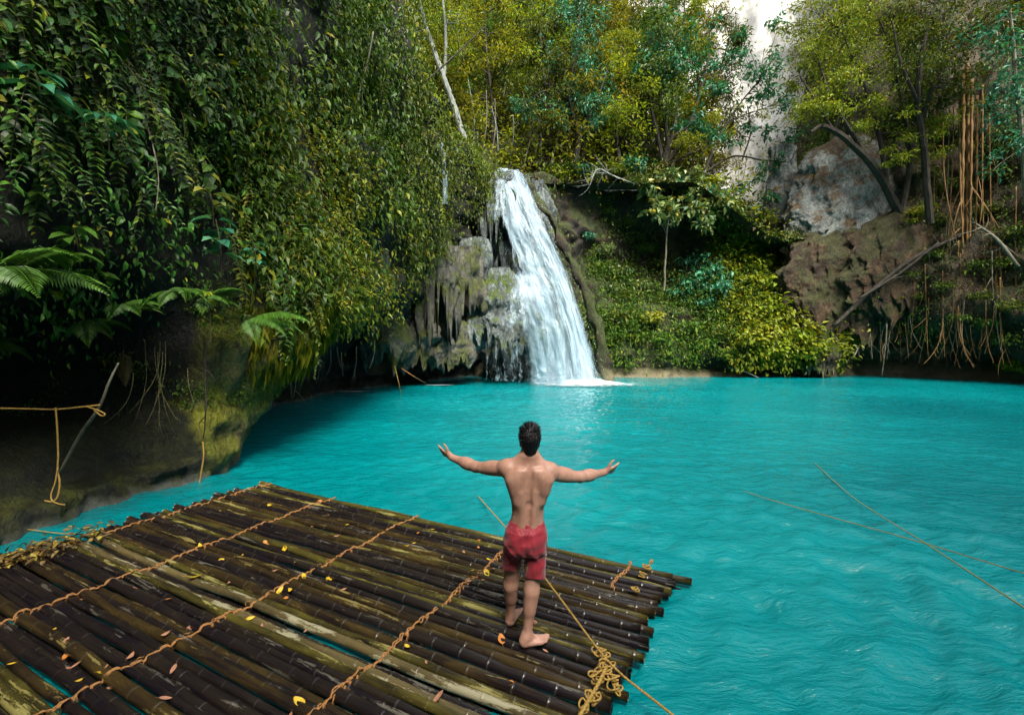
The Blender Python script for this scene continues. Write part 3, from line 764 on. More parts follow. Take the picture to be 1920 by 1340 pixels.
# ------------------------------------------------------------------ where a sight line meets the terrain (used to stand things on it)
from mathutils.bvhtree import BVHTree
def bvh_of(S, st=1):
    P = S.P[::st, ::st]; nu, nv = P.shape[:2]
    i = np.arange(nu - 1)[:, None]; j = np.arange(nv - 1)[None]
    Q = np.stack([i * nv + j, (i + 1) * nv + j, (i + 1) * nv + j + 1, i * nv + j + 1], -1).reshape(-1, 4)
    return BVHTree.FromPolygons(P.reshape(-1, 3).tolist(), Q.tolist())
TREES = [bvh_of(SL, 2), bvh_of(SW, 2), bvh_of(SH, 1)]
def hit(px, py, off=0.0, far=40.0):
    d = ray(px, py); best = None
    for b in TREES:
        h = b.ray_cast(Vector((0, 0, H)), Vector(d))
        if h[0] is not None and (best is None or h[3] < best[3]): best = h
    if best is None: return at(px, py, far), np.array([0, -1.0, 0])
    u = d / np.linalg.norm(d)
    return np.array(best[0]) - u * off, np.array(best[1])

def cover(name, label, S, n, w, mat, L, W, down=.8, outw=.5, rnd=.55, off=.25, tpl=LEAF_FAR, clump=None):
    """leaves growing all over a piece of terrain: nobody could count them"""
    if clump:
        ns, per, rad = clump
        p0, n0 = S.sample(ns, w)
        k = np.repeat(np.arange(ns), per); p = p0[k] + rng.normal(size=(len(k), 3)) * rad * (.4 + rng.random((ns, 1))[k]); nn = n0[k]; n = len(k)
        p = p + nn * (rad * .6 * rng.random((ns, 1)))[k]
    else:
        p, nn = S.sample(n, w)
    p = p + nn * (rng.random((n, 1)) ** 1.5 * off)
    D = nn * outw + np.array([0, 0, -down]) + rng.normal(size=(n, 3)) * rnd
    N = nn * .8 + np.array([0, 0, .7]) + rng.normal(size=(n, 3)) * .35
    ll = L[0] + (L[1] - L[0]) * rng.random(n) ** 1.6; V, T = leaves(p, D, N, ll, ll * W * (.8 + .4 * rng.random(n)), tpl)
    o = link(name, mesh_from(name, V, T), mat)
    return tag(o, label, "foliage", kind="stuff")

def curtains(P, sc=.8, seed=0):
    return .05 + 1.3 * sstep(fbm(P * np.array([sc, sc, sc * .28]), seed, 3), -.05, .40)
def patchy(P, sc=.6, seed=0, lo=-.2, hi=.5):
    return sstep(fbm(P * sc, seed, 3), lo, hi)

# left wall
cover("creeper_leaves", "dense dark creeper leaves covering the near left cliff", SL, 0,
      lambda P: (P[..., 1] > 2.5) * (P[..., 1] < 10) * (P[..., 2] > np.where((P[..., 1] > 7.3), 3.1, 2.6)) * (P[..., 2] < 11) * curtains(P, 1.1, 5), ML_dark, (.07, .18), .44, .8, .6, .45, .2, LEAF_MID, clump=(560, 15, .28))
cover("creeper_leaves", "finer green creepers covering the left cliff halfway to the falls", SL, 0,
      lambda P: (P[..., 1] > 8.5) * (P[..., 1] < 19.3) * (P[..., 2] > 3.2 + .4 * vnoise(P * .8, 6)) * (P[..., 2] < 20) * (1 - (P[..., 1] > 14.6) * (P[..., 1] < 18.6) * (P[..., 2] < 6.7)) * curtains(P, .75, 8) / np.maximum(P[..., 1] * .08, .6), ML_mid, (.11, .28), .40, .9, .6, .45, .3, clump=(1500, 17, .38))
cover("creeper_leaves", "larger dark leaves mixed into the creepers on the middle of the left cliff", SL, 0,
      lambda P: (P[..., 1] > 7.5) * (P[..., 1] < 18) * (P[..., 2] > 3.3) * (P[..., 2] < 18) * (1 - (P[..., 1] > 14.6) * (P[..., 1] < 18.6) * (P[..., 2] < 6.7)) * curtains(P, .8, 14), ML_dark, (.14, .34), .46, .8, .7, .4, .3, LEAF_MID, clump=(620, 12, .36))
cover("creeper_leaves", "green creepers draped over the ledge left of the waterfall", SL, 0,
      lambda P: (P[..., 1] > 17.5) * (P[..., 2] > 4.9 + .6 * vnoise(P * .5, 6) + .72 * np.maximum(P[..., 1] - 19.5, 0)) * (P[..., 2] < 18) * (.15 + curtains(P, .6, 9)), ML_mid, (.12, .30), .42, .9, .6, .45, .3, clump=(1700, 16, .46))
cover("creeper_leaves", "bright fern growth along the crest of the ledge left of the waterfall", SL, 9000,
      lambda P: (P[..., 1] > 18.8) * (P[..., 2] > np.vectorize(left_top)(P[..., 1]) - 1.3) * (P[..., 2] < 16.5), ML_yg, (.18, .42), .30, .4, .7, .6, .5)
cover("creeper_leaves", "yellow-green creeper sprays lighting up the left cliff above the dark cave", SL, 0,
      lambda P: (P[..., 1] > 9) * (P[..., 1] < 16) * (P[..., 2] > 3.3) * (P[..., 2] < 8) * patchy(P, .9, 19, -.1, .5), ML_yg, (.09, .2), .42, .5, .8, .4, .3, clump=(420, 15, .3))
cover("moss_tufts", "short green moss and seedlings on the mossy left rock", SL, 6000,
      lambda P: (P[..., 1] > 6.8) * (P[..., 1] < 12) * (P[..., 2] > 1.2) * (P[..., 2] < 3.6) * patchy(P, 1.5, 15, -.1, .6), ML_mid, (.025, .07), .5, 1.0, .5, .6, .12)
cover("moss_tufts", "hanging moss threads under the left overhang", SL, 3000,
      lambda P: (P[..., 1] > 8.4) * (P[..., 1] < 14) * (P[..., 2] > 1.8) * (P[..., 2] < 3.9), ML_olive, (.15, .5), .05, 1.6, .15, .12, .1)
# bank and back cliff
bk = lambda P: (P[..., 0] > 4.8) * (P[..., 0] < 23) * (P[..., 1] > 26)
cover("bank_foliage", "low green plants covering the bank right of the waterfall", SW, 0,
      lambda P: bk(P) * (P[..., 2] > 1.1) * (P[..., 2] < 8.0 + 1.2 * vnoise(P * .7, 4)) * (P[..., 0] < 19) * (.1 + patchy(P, .5, 21)), ML_mid, (.12, .32), .42, .6, .7, .6, .3, clump=(1600, 16, .34))
cover("bank_foliage", "bright yellow-green layered leaves on the sloping nose of the bank", SW, 0,
      lambda P: bk(P) * (P[..., 0] > 14.5) * (P[..., 2] > 1.2) * (P[..., 2] < 11.5 - .75 * np.maximum(P[..., 0] - 17.5, 0) * 1.9) * (.2 + patchy(P, .7, 22)), ML_yg, (.2, .42), .5, .35, .8, .45, .3, clump=(1150, 15, .3))
cover("bank_foliage", "dim brown-green scrub in the hollow above the bank", SW, 0,
      lambda P: (P[..., 0] > 2) * (P[..., 0] < 21) * (P[..., 2] > 6) * (.08 + patchy(P, .4, 23, 0, .6)), ML_mid, (.12, .3), .4, .9, .5, .6, .3, clump=(1300, 14, .4))
cover("cliff_foliage", "dark scattered leaves clinging to the right cliff", SW, 0,
      lambda P: (P[..., 0] > 21.5) * (P[..., 1] > 15) * (P[..., 2] > 3.2) * (P[..., 2] < 26) * (.06 + patchy(P, .35, 24, -.05, .6)) * np.interp(P[..., 2], [3, 8, 14], [.45, .7, 1.3]), ML_mid, (.12, .3), .4, .8, .6, .6, .4, clump=(2600, 18, .42))
cover("cliff_foliage", "brown dead leaf litter caught on the root-hung right cliff", SW, 14000,
      lambda P: (P[..., 0] > 20) * (P[..., 1] > 15) * (P[..., 2] > 2.0) * (P[..., 2] < 13) * (.2 + patchy(P, .8, 25)), ML_brown, (.08, .24), .45, .7, .5, .7, .12)
cover("undergrowth", "brown and olive undergrowth on the slope above the falls", SH, 0,
      lambda P: (P[..., 0] > -14) * (P[..., 0] < 34) * (P[..., 1] < 56), ML_brown, (.18, .5), .4, .5, .4, .8, 1.2, clump=(1700, 18, .7))
cover("undergrowth", "green scrub on the wooded slope above the falls", SH, 0,
      lambda P: (P[..., 0] > -30) * (P[..., 0] < 34) * (P[..., 1] < 66) * (.1 + patchy(P, .2, 26)), ML_olive, (.2, .5), .45, .4, .4, .8, 2.2, clump=(2600, 22, .8))

# ------------------------------------------------------------------ hanging vines on the left cliff
def make_vine(i, Lg, leafL, wid, mat, gap, curl):
    t = np.linspace(0, 1, 26); rr = np.random.default_rng(100 + i)
    out = .22 * np.sin(t * math.pi * .9) + .10 * t
    st = np.stack([.06 * np.sin(t * 5 + i), -out, -t * Lg * (1 - .06 * t)], -1)     # local -Y faces outwards
    st[:, 0] += curl * t * t
    m = MB().add(*tube(st, np.linspace(.008, .003, 26), 4))
    n = int(Lg / gap); s = (np.arange(n) + .5) / n; p = np.stack([np.interp(s, t, st[:, k]) for k in range(3)], -1)
    P = np.repeat(p, 2, 0); sd = np.tile([1.0, -1.0], n); N = len(P)
    D = np.stack([sd * (.85 + .2 * rr.random(N)), -.55 + .25 * rr.normal(size=N), -.55 + .22 * rr.normal(size=N)], -1)
    U = np.stack([rr.normal(size=N) * .2, -.75 + rr.normal(size=N) * .2, np.full(N, .75)], -1)
    ll = leafL * (.75 + .5 * rr.random(N)) * np.interp(np.repeat(s, 2), [0, .15, .8, 1], [.7, 1, 1, .5])
    keep = rr.random(N) < .92
    V, T = leaves(P[keep], D[keep], U[keep], ll[keep], ll[keep] * wid, LEAF_MID)
    lm = mesh_from("vine_leaves", V, T, False)
    root = thing("hanging_vine", "x", "vine")
    link("stem", m.mesh("vine_stem"), MB_vine, root); link("foliage", lm, mat, root)
    return root
VK = [(1.3, .125, .44, ML_dark, .075, .2), (1.7, .115, .38, ML_dark, .070, -.15), (1.0, .21, .60, ML_dark, .12, .1), (1.4, .085, .42, ML_dark, .048, .3),
      (1.8, .11, .42, ML_mid, .07, .1), (2.6, .12, .40, ML_mid, .08, -.25), (1.4, .12, .5, ML_yg, .08, .2), (2.0, .10, .42, ML_yg, .07, -.1)]
vines = [make_vine(i, *k) for i, k in enumerate(VK)]
VG = {0: ("dark glossy vine with paired leaves hanging down the near left cliff", "dark vines hanging over the left cliff"),
      1: ("mid green vine hanging from the left cliff between the dark vines and the falls", "mid green vines on the left cliff"),
      2: ("vine strand with yellowing leaves trailing over the left cliff", "yellowing vines on the left cliff")}
used = [False] * 8
def place_vine(k, p, n, sc, jit=.35):
    a = math.atan2(n[1], n[0]) + math.pi / 2 + rng.normal() * jit
    g = 0 if k < 4 else 1 if k < 6 else 2
    if not used[k]:
        o = vines[k]; used[k] = True; o.location = p; o.rotation_euler = (0, 0, a); o.scale = (sc,) * 3
        o["label"], o["group"] = VG[g]
    else:
        o = dup(vines[k], p, a, sc, *VG[g])
    o.rotation_euler = (rng.normal() * .12, rng.normal() * .15, a)
    return o
vr = np.random.default_rng(12)
cnt = 0
for q in range(900):
    px, py = vr.uniform(-30, 700), vr.uniform(-160, 520)
    if px > 430 and py < -60: continue
    if px > 560 and vr.random() < .4: continue
    if px > 615 and py > 315: continue
    if px < 430 and (py > 300 or (py > 215 and px < 230)): continue
    p, n = hit(px, py, .38)
    if p[1] > 20 or p[2] < 3.4: continue
    if px < 430: k = vr.choice([0, 1, 2, 3], p=[.3, .25, .2, .25])
    else: k = vr.choice([0, 1, 4, 5, 6, 7], p=[.12, .12, .28, .28, .1, .1])
    place_vine(k, p, n, vr.uniform(.8, 1.25) * (1.1 if px < 430 else 1.25)); cnt += 1
    if cnt >= 270: break
# strands of yellowing leaves the photo shows clearly
for px, py, k, sc, rx in [(505, 150, 6, .9, 0), (520, 330, 7, .9, 0), (600, 160, 6, 1.0, 0), (470, 60, 7, 1.1, 0), (770, 290, 7, 1.5, 0), (800, 330, 6, 1.7, 0), (815, 350, 7, 1.4, 0), (745, 250, 6, 1.5, 0),
                          (610, 395, 6, .9, 0), (585, 420, 7, .8, 0), (640, 420, 6, .8, 0), (560, 415, 7, .8, 0), (625, 360, 7, 1.0, 0), (655, 470, 6, .8, 0), (600, 520, 6, .8, 0), (570, 510, 7, .8, 0), (640, 530, 6, .8, 0)]:
    p, n = hit(px, py, .35)
    o = place_vine(k, p, n, sc, .2)
    if py > 380: o.rotation_euler = (o.rotation_euler[0] + .0, -.75 + rng.normal() * .2, .35)

# ------------------------------------------------------------------ ferns and broad-leaved plants low on the left cliff
def frond_mesh(Lf, pin, rise, fall, rr, n=30):
    t = np.linspace(0, 1, 22)
    st = np.stack([t * Lf * (1 - .12 * t), np.zeros(22), rise * Lf * (t - fall * t * t)], -1)
    m = MB().add(*tube(st, np.linspace(.007, .002, 22), 4))
    s = np.linspace(.12, .985, n); p = np.stack([np.interp(s, t, st[:, k]) for k in range(3)], -1)
    P = np.repeat(p, 2, 0); sd = np.tile([1.0, -1.0], n); ss = np.repeat(s, 2); N = len(P)
    D = np.stack([.38 + .25 * ss, sd * 1.0, -.20 - .15 * rr.random(N)], -1); U = np.stack([np.zeros(N), sd * .15, np.ones(N)], -1)
    ll = pin * np.sin(np.clip((ss - .02) * 1.05, 0, 1) ** .62 * math.pi) * (.9 + .2 * rr.random(N)) + .012
    V, T = leaves(P, D, U, ll, np.full(N, Lf * .030), LEAF_MID)
    m.add(V, T)
    return m.mesh("frond")
fr = np.random.default_rng(4)
FM = [frond_mesh(1.0, .21, .45, 1.25, fr), frond_mesh(.85, .17, .35, 1.5, fr), frond_mesh(1.15, .22, .5, 1.1, fr, 36), frond_mesh(.6, .13, .3, 1.4, fr, 22)]
FMd = [m.copy() for m in FM]
for m in FM: m.materials.append(ML_fern)
for m in FMd: m.materials.append(ML_dry)
def fern(p, label, fronds, sc=1.0, group=None, dry=False):
    t = thing("fern", label, "fern", p, 0, group); t.scale = (sc,) * 3
    for (a, pitch, k) in fronds:
        o = link("frond", (FMd if dry else FM)[k], None, t)
        o.rotation_euler = (fr.normal() * .2, math.radians(pitch), math.radians(a))
    return t
def onwall(px, py, off): return tuple(hit(px, py, off + .25)[0])
fern(onwall(5, 515, .35), "large bright green fern arching out from the left edge of the picture", [(-12, -8, 2), (-30, 12, 2), (8, 5, 0), (-55, 20, 0), (30, -5, 1)], 1.25)
fern(onwall(-25, 640, .3), "olive fern with drooping tips low at the left edge above the tied rope", [(-25, 10, 0), (5, 15, 1), (-50, 25, 1), (25, -5, 3)], .9)
fern(onwall(160, 600, .2), "dim fern half hidden below the big bright fern", [(-20, 15, 1), (-45, 25, 0), (10, 5, 1), (-80, 30, 3)], .9)
fern(onwall(225, 575, .25), "spreading fern with pale tips in the middle of the left overhang", [(-5, -2, 2), (-28, 8, 0), (-60, 15, 0), (18, -5, 1), (40, 0, 1)], .72)
fern(onwall(330, 545, .25), "dark green fern above the mossy rock", [(-40, 12, 0), (-15, 10, 0), (-75, 20, 1), (20, 0, 1), (-110, 20, 1)], .8)
fern(onwall(385, 560, .25), "fern overhanging the top of the mossy rock buttress", [(-25, 6, 0), (-60, 20, 0), (10, 5, 1), (-5, -10, 2)], .75)
fern(onwall(465, 600, .3), "long fern reaching right over the dark cave water", [(5, 0, 2), (-20, 12, 0), (-50, 20, 1), (30, 10, 0)], 1.1)
fern(onwall(110, 480, .2), "small fern among the dark leaves above the big bright fern", [(-30, 5, 1), (0, 0, 1), (-70, 20, 3)], .8)
fern(onwall(232, 655, .35), "dried brown fern frond hanging straight down under the left overhang", [(-60, 82, 1), (-110, 84, 3)], .8, dry=True)

def broad_plant(name, label, p, n, L, W, stem, mat, up=.2, seed=0, cat="plant", tiers=1, rz=0, spread=1.0):
    rr = np.random.default_rng(seed); t = thing(name, label, cat, p, rz)
    zt = np.linspace(0, stem, 10); st = np.stack([.1 * stem * np.sin(zt / max(stem, .01) * 2), -.25 * zt, zt], -1)
    link("stem", MB().add(*tube(st, .009, 5)).mesh("stem"), MB_vine, t)
    k = np.arange(n); a = k * 2.4 + rr.normal(size=n) * .25; tier = (k % tiers) / max(tiers, 1)
    base = np.stack([np.interp(stem * (1 - .75 * tier), zt, st[:, q]) for q in range(3)], -1)
    D = np.stack([np.cos(a) * spread, np.sin(a) * spread, up - .3 * rr.random(n)], -1); U = np.tile([0, 0, 1.0], (n, 1)) + rr.normal(size=(n, 3)) * .2
    base = base + unit(D) * .05
    ll = L * (.7 + .5 * rr.random(n)); V, T = leaves(base, D, U, ll, ll * W, LEAF_MID)
    link("foliage", mesh_from("foliage", V, T, True), mat, t)
    return t
broad_plant("broadleaf_plant", "broad green five-leaved seedling under the creepers above the big fern", onwall(188, 560, .5), 7, .30, .48, .35, ML_fern, .1, 1)
broad_plant("broadleaf_plant", "teal broad-leaved shrub shoot in the middle of the left foliage", onwall(415, 520, .7), 22, .30, .52, .9, ML_teal, .1, 2, tiers=4)
broad_plant("broadleaf_plant", "pale green whorl of long leaves on the left cliff above the teal shoot", onwall(400, 425, .6), 13, .38, .36, .5, ML_pale, .25, 3, tiers=2)
broad_plant("broadleaf_plant", "dark teal spray of leaves at the far left of the cliff", onwall(80, 210, .6), 14, .42, .36, .4, ML_teal, .0, 4, tiers=2)
broad_plant("broadleaf_plant", "teal umbrella-leaved sprig in the dark vines of the upper left cliff", onwall(205, 285, .6), 12, .36, .28, .4, ML_teal, .0, 5)
broad_plant("broadleaf_plant", "spotted green sprig arching over the dark hollow on the left", onwall(150, 500, .5), 12, .22, .6, .5, ML_fern, -.1, 6, tiers=3)
broad_plant("broadleaf_plant", "small teal-leaved shoot beside the yellow creeper strands", onwall(480, 520, .6), 14, .22, .5, .6, ML_teal, .1, 7, tiers=3)
broad_plant("broadleaf_plant", "small bright yellow-green trailing sprig above the mossy rock buttress", onwall(395, 640, .5), 12, .17, .45, .8, ML_yg, -.2, 8, tiers=5)
# ------------------------------------------------------------------ trees
def crown_leaves(cl, per, rad, L, W, seed, droop=.35, tpl=LEAF_FAR, flat=.7):
    rr = np.random.default_rng(seed); k = np.repeat(np.arange(len(cl)), per); N = len(k)
    rk = np.broadcast_to(np.asarray(rad, float), (len(cl),))[k][:, None]
    off = rr.normal(size=(N, 3)) * np.array([1, 1, flat]) * rk * .55
    p = cl[k] + off
    D = unit(off) * .6 + rr.normal(size=(N, 3)) * .6 + np.array([0, 0, -droop]); U = np.array([0, 0, 1.0]) + rr.normal(size=(N, 3)) * .55
    ll = L * (.6 + .7 * rr.random(N)); return leaves(p, D, U, ll, ll * W, tpl)

def tree_proto(name, seed, h, spread, first, nl, L, W, per, rad, lmat, bmat, lean=0.0, r0=.16, droop=.35, up=.5):
    rr = np.random.default_rng(seed)
    t = np.linspace(0, 1, 18)
    tr_ = np.stack([lean * h * t ** 1.4 + .03 * h * np.sin(t * 5 + seed), .03 * h * np.cos(t * 4 + seed), t * h], -1)
    m = MB().add(*tube(tr_, r0 * (1 - .82 * t), 8)); cl = []
    for i in range(nl):
        f = first + (1 - first) * (i + rr.random()) / nl
        b = np.array([np.interp(f, t, tr_[:, k]) for k in range(3)])
        a = i * 2.4 + rr.normal() * .4; ln = spread * (1.05 - .55 * (f - first) / (1 - first)) * (.7 + .5 * rr.random())
        s = np.linspace(0, 1, 9)[:, None]
        d = np.array([math.cos(a), math.sin(a), 0]); lim = b + d * ln * s + np.array([0, 0, 1]) * ln * (up * s - .25 * s * s) + rr.normal(size=(9, 3)) * .05 * s
        m.add(*tube(lim, r0 * .32 * (1 - .85 * s[:, 0]), 5))
        cl.append(lim[-1])
        for j in range(5):
            q = lim[int(rr.integers(3, 9))]; dd = unit(d * .4 + rr.normal(size=3) * .7); l2 = ln * .42 * (.6 + .6 * rr.random())
            tw = q + dd * l2 * np.linspace(0, 1, 5)[:, None] + np.array([0, 0, -.15 * l2]) * np.linspace(0, 1, 5)[:, None] ** 2
            m.add(*tube(tw, np.linspace(.02, .006, 5), 4)); cl += [tw[-1], tw[2]]
    root = thing(name, "x", "tree")
    link("trunk", m.mesh("trunk"), bmat, root)
    V, T = crown_leaves(np.array(cl), per, rad, L, W, seed + 50, droop)
    link("crown", mesh_from("crown", V, T), lmat, root)
    return root
TP = [tree_proto("forest_tree", 1, 11, 2.8, .28, 16, .26, .42, 30, .50, ML_olive, MB_dark),
      tree_proto("forest_tree", 2, 12, 2.3, .35, 16, .22, .36, 31, .46, ML_mid, MB_dark, .08),
      tree_proto("forest_tree", 3, 9, 2.9, .30, 14, .28, .40, 28, .50, ML_olive, MB_dark, -.12),
      tree_proto("forest_tree", 4, 10, 2.4, .3, 15, .24, .40, 30, .46, ML_mid, MB_dark, .0),
      tree_proto("forest_tree", 5, 13, 2.0, .45, 13, .24, .38, 34, .48, ML_yg, MB_pale, .12, .13)]
TL = [("olive leaved forest tree on the slope above the falls", "olive forest trees above the falls"),
      ("dark green slender forest tree on the slope above the falls", "dark green forest trees above the falls"),
      ("leaning olive forest tree on the slope above the falls", "leaning olive forest trees above the falls"),
      ("round crowned green forest tree on the slope above the falls", "round green forest trees above the falls"),
      ("pale trunked yellow-green forest tree on the slope above the falls", "pale trunked forest trees above the falls")]
tused = [False] * 5
def place_tree(k, x, y, sc, rz, dz=-.3, label=None):
    z = float(hill_z(x, y)) + dz
    lab, grp = TL[k]
    if not tused[k]:
        tused[k] = True; o = TP[k]; o.location = (x, y, z); o.rotation_euler = (0, 0, rz); o.scale = (sc,) * 3; o["label"] = label or lab; o["group"] = grp
    else:
        o = dup(TP[k], (x, y, z), rz, sc, label or lab, grp)
    return o
tr2 = np.random.default_rng(21); pts = []
for q in range(1500):
    x, y = tr2.uniform(-22, 16), tr2.uniform(30.8, 60)
    if x < -.5 * (y - 30) - 12: continue
    dmin = 2.1 + .06 * (y - 30)
    if all((x - a) ** 2 + (y - b) ** 2 > dmin ** 2 for a, b in pts) and not (-3.0 < x < 2.4 and y < 33.5):
        pts.append((x, y))
pts = sorted(pts, key=lambda p: p[1])[:110]
for x, y in pts:
    k = int(tr2.choice(5, p=[.27, .2, .2, .18, .15])) if y > 33 else int(tr2.choice(5, p=[.2, .35, .15, .25, .05]))
    place_tree(k, x, y, tr2.uniform(.8, 1.15), tr2.uniform(0, 6.3))
# right shoulder of the gap, above the grey rock
for x, y, k, sc in [(28.5, 33, 3, .9), (29.5, 36, 0, 1.0), (30.5, 33, 1, 1.0), (30, 38, 3, 1.1), (31, 40, 4, 1.0), (32, 34, 0, 1.1), (17.0, 43, 4, .6), (18, 38, 3, .35), (15.5, 37, 0, .6)]:
    place_tree(k, x, y, sc, tr2.uniform(0, 6))

for x_, y_, z_, a_, k_, s_ in [(-7.6, 1.0, 10.5, .2, 1, .8), (-7.6, 4.6, 11.0, -.3, 3, .8), (-7.4, 8.2, 13.5, .1, 1, .75)]:  # out-of-view trees added to keep sky light off the near left cliff
    dup(TP[k_], (x_, y_, z_), (0, .75, a_), s_, "unseen dark green tree added above the left cliff to shade it", "unseen trees added to shade the left cliff")

def px_tree(name, label, stems, clumps, leaf, bark, L, W, per, seed, cat="tree", droop=.3, group=None, twig=True, tpl=LEAF_FAR, flat=.7):
    """stems: [[(px, py, Y, r), ...], ...]; clumps: [(px, py, Y, radius m)]"""
    b = stems[0][0]; o0 = at(b[0], b[1], b[2]); t = thing(name, label, cat, tuple(o0), 0, group)
    rr = np.random.default_rng(seed); m = MB(); allp = []
    for s in stems:
        pts = np.array([[*at(p[0], p[1], p[2]), p[3]] for p in s]); sp_ = spline(pts, 7); sp_[:, :3] += np.cumsum(rr.normal(size=(len(sp_), 3)), 0) * .012 - 0
        m.add(*tube(sp_[:, :3] - o0, np.maximum(sp_[:, 3], .006), 7)); allp.append(sp_[len(sp_) // 3:, :3])
    allp = np.concatenate(allp)
    cl = []; rad = []
    for (px, py, Y, R) in clumps:
        c = at(px, py, Y)
        ns = max(3, int(7 * R / .8))
        for q in range(ns):
            pnt = c + rr.normal(size=3) * R * np.array([.55, .6, .45]); cl.append(pnt); rad.append(R * (.35 + .3 * rr.random()))
            if twig and q % 2 == 0:
                a = allp[np.argmin(((allp - pnt) ** 2).sum(1))]; s = np.linspace(0, 1, 6)[:, None]
                tw = a + (pnt - a) * s + rr.normal(size=3) * .15 * np.sin(s * math.pi)
                m.add(*tube(tw - o0, np.linspace(.03, .007, 6), 4))
    link("trunk", m.mesh("trunk"), bark, t)
    V, T = crown_leaves(np.array(cl) - o0, per, np.array(rad), L, W, seed, droop, tpl, flat)
    link("crown", mesh_from("crown", V, T), leaf, t)
    return t
px_tree("multi_stem_tree", "many-stemmed tree with blue-green leaves fanning out right of the falls",
        [[(1243, 312, 31.2, .22), (1236, 270, 31, .17), (1222, 200, 30.8, .12), (1208, 120, 30.6, .05)], [(1245, 308, 31.2, .2), (1262, 250, 31, .15), (1268, 170, 31, .1), (1262, 70, 31, .04)],
         [(1248, 308, 31.2, .18), (1282, 260, 31, .13), (1312, 180, 31, .09), (1330, 100, 31, .04)], [(1240, 306, 31, .14), (1258, 262, 30.5, .1), (1292, 236, 30, .06)], [(1250, 312, 31, .15), (1290, 290, 30.5, .1), (1340, 272, 30, .06)],
         [(1244, 300, 31.2, .14), (1222, 240, 31.2, .1), (1196, 190, 31.2, .05)]],
        [(1262, 95, 30.8, 1.3), (1300, 70, 31, 1.1), (1232, 130, 30.6, 1.0), (1285, 140, 30.6, 1.2), (1326, 118, 31, .9), (1248, 60, 31, 1.0), (1300, 232, 30.3, .8), (1330, 250, 30.2, .7), (1205, 130, 30.6, .8), (1345, 165, 31, .7)], ML_teal, MB_dark, .34, .5, 26, 201)
px_tree("slender_tree", "thin branching tree with sparse blue-green leaves against the bright cliff",
        [[(1318, 330, 31.5, .12), (1345, 262, 31.5, .09), (1385, 200, 31.5, .06), (1425, 150, 31.5, .03)], [(1325, 320, 31.5, .08), (1375, 292, 31.5, .07), (1430, 300, 31.3, .05), (1480, 305, 31, .03)], [(1392, 300, 31.5, .06), (1405, 250, 31.5, .05), (1398, 200, 31.5, .03)],
         [(1345, 262, 31.5, .06), (1375, 225, 31.5, .05), (1440, 200, 31.5, .02)]],
        [(1405, 130, 31.5, .8), (1432, 150, 31.5, .8), (1460, 110, 31.5, .7), (1415, 180, 31.5, .6), (1455, 165, 31.5, .8), (1400, 235, 31.4, .5), (1365, 265, 31.4, .5), (1445, 245, 31.4, .5), (1470, 190, 31.5, .6), (1420, 330, 31, .5), (1455, 300, 31, .5), (1485, 250, 31, .5), (1390, 350, 31, .6), (1440, 370, 31, .6), (1400, 60, 31.5, .5), (1445, 40, 31.5, .5), (1380, 100, 31.5, .5)], ML_teal, MB_dark, .32, .5, 20, 202)
px_tree("broadleaf_tree", "small pale green broad-leaved tree on a thin trunk above the bank",
        [[(1245, 545, 30.3, .07), (1247, 480, 30.2, .06), (1252, 420, 30, .05), (1262, 350, 29.8, .03)], [(1252, 425, 30, .04), (1290, 390, 29.6, .03), (1330, 380, 29.5, .02)], [(1250, 440, 30, .03), (1225, 390, 29.6, .03), (1210, 345, 29.4, .02)]],
        [(1215, 350, 29.4, .75), (1262, 330, 29.6, .9), (1305, 345, 29.6, .8), (1248, 378, 29.3, .9), (1295, 385, 29.2, .8), (1332, 395, 29.4, .8), (1262, 405, 29.2, .6), (1232, 398, 29.3, .5), (1320, 425, 29.4, .5), (1340, 370, 29.6, .5)], ML_pale, MB_rootpale, .46, .56, 15, 203, tpl=LEAF_MID, droop=.15)
px_tree("arching_tree", "dark trunk arching left over the pale grey rock, with feathery yellow-green leaves",
        [[(1722, 500, 28.2, .26), (1700, 430, 28.0, .25), (1672, 370, 27.7, .24), (1635, 308, 27.4, .22), (1588, 262, 27.2, .18), (1545, 240, 27.1, .14), (1520, 252, 27, .08)], [(1625, 298, 27.4, .16), (1592, 240, 27.2, .12), (1566, 190, 27, .10), (1540, 120, 27, .05)],
         [(1665, 358, 27.6, .15), (1650, 250, 27.4, .12), (1620, 150, 27.2, .08), (1580, 50, 27, .04)], [(1690, 412, 27.9, .17), (1706, 300, 27.6, .14), (1690, 180, 27.2, .1), (1660, 60, 27, .05), (1620, 0, 27, .03)], [(1566, 250, 27.2, .09), (1530, 190, 27.2, .06), (1500, 140, 27.2, .03)]],
        [(1540, 110, 27, 1.2), (1590, 70, 27, 1.3), (1520, 110, 27.5, .8), (1560, 30, 27, 1.3), (1630, 40, 27, 1.3), (1550, 170, 26.8, 1.1), (1600, 150, 26.8, 1.2), (1640, 110, 26.8, 1.2), (1525, 60, 27.4, .8), (1510, 200, 27, .9), (1560, 215, 26.6, .9), (1650, 190, 26.8, 1.1), (1690, 90, 27, 1.2), (1620, 230, 26.8, .8), (1530, 0, 27, 1.2), (1600, -20, 27, 1.3), (1490, 160, 28, .5), (1690, 30, 27, 1.2), (1660, -30, 27, 1.2), (1700, 240, 26.4, .8), (1740, 280, 26.2, .8), (1680, 290, 26.4, .6), (1480, 40, 27.6, .6), (1760, 230, 26, .9)],
        ML_yg, MB_dark, .20, .38, 62, 204, droop=.2, flat=.45)
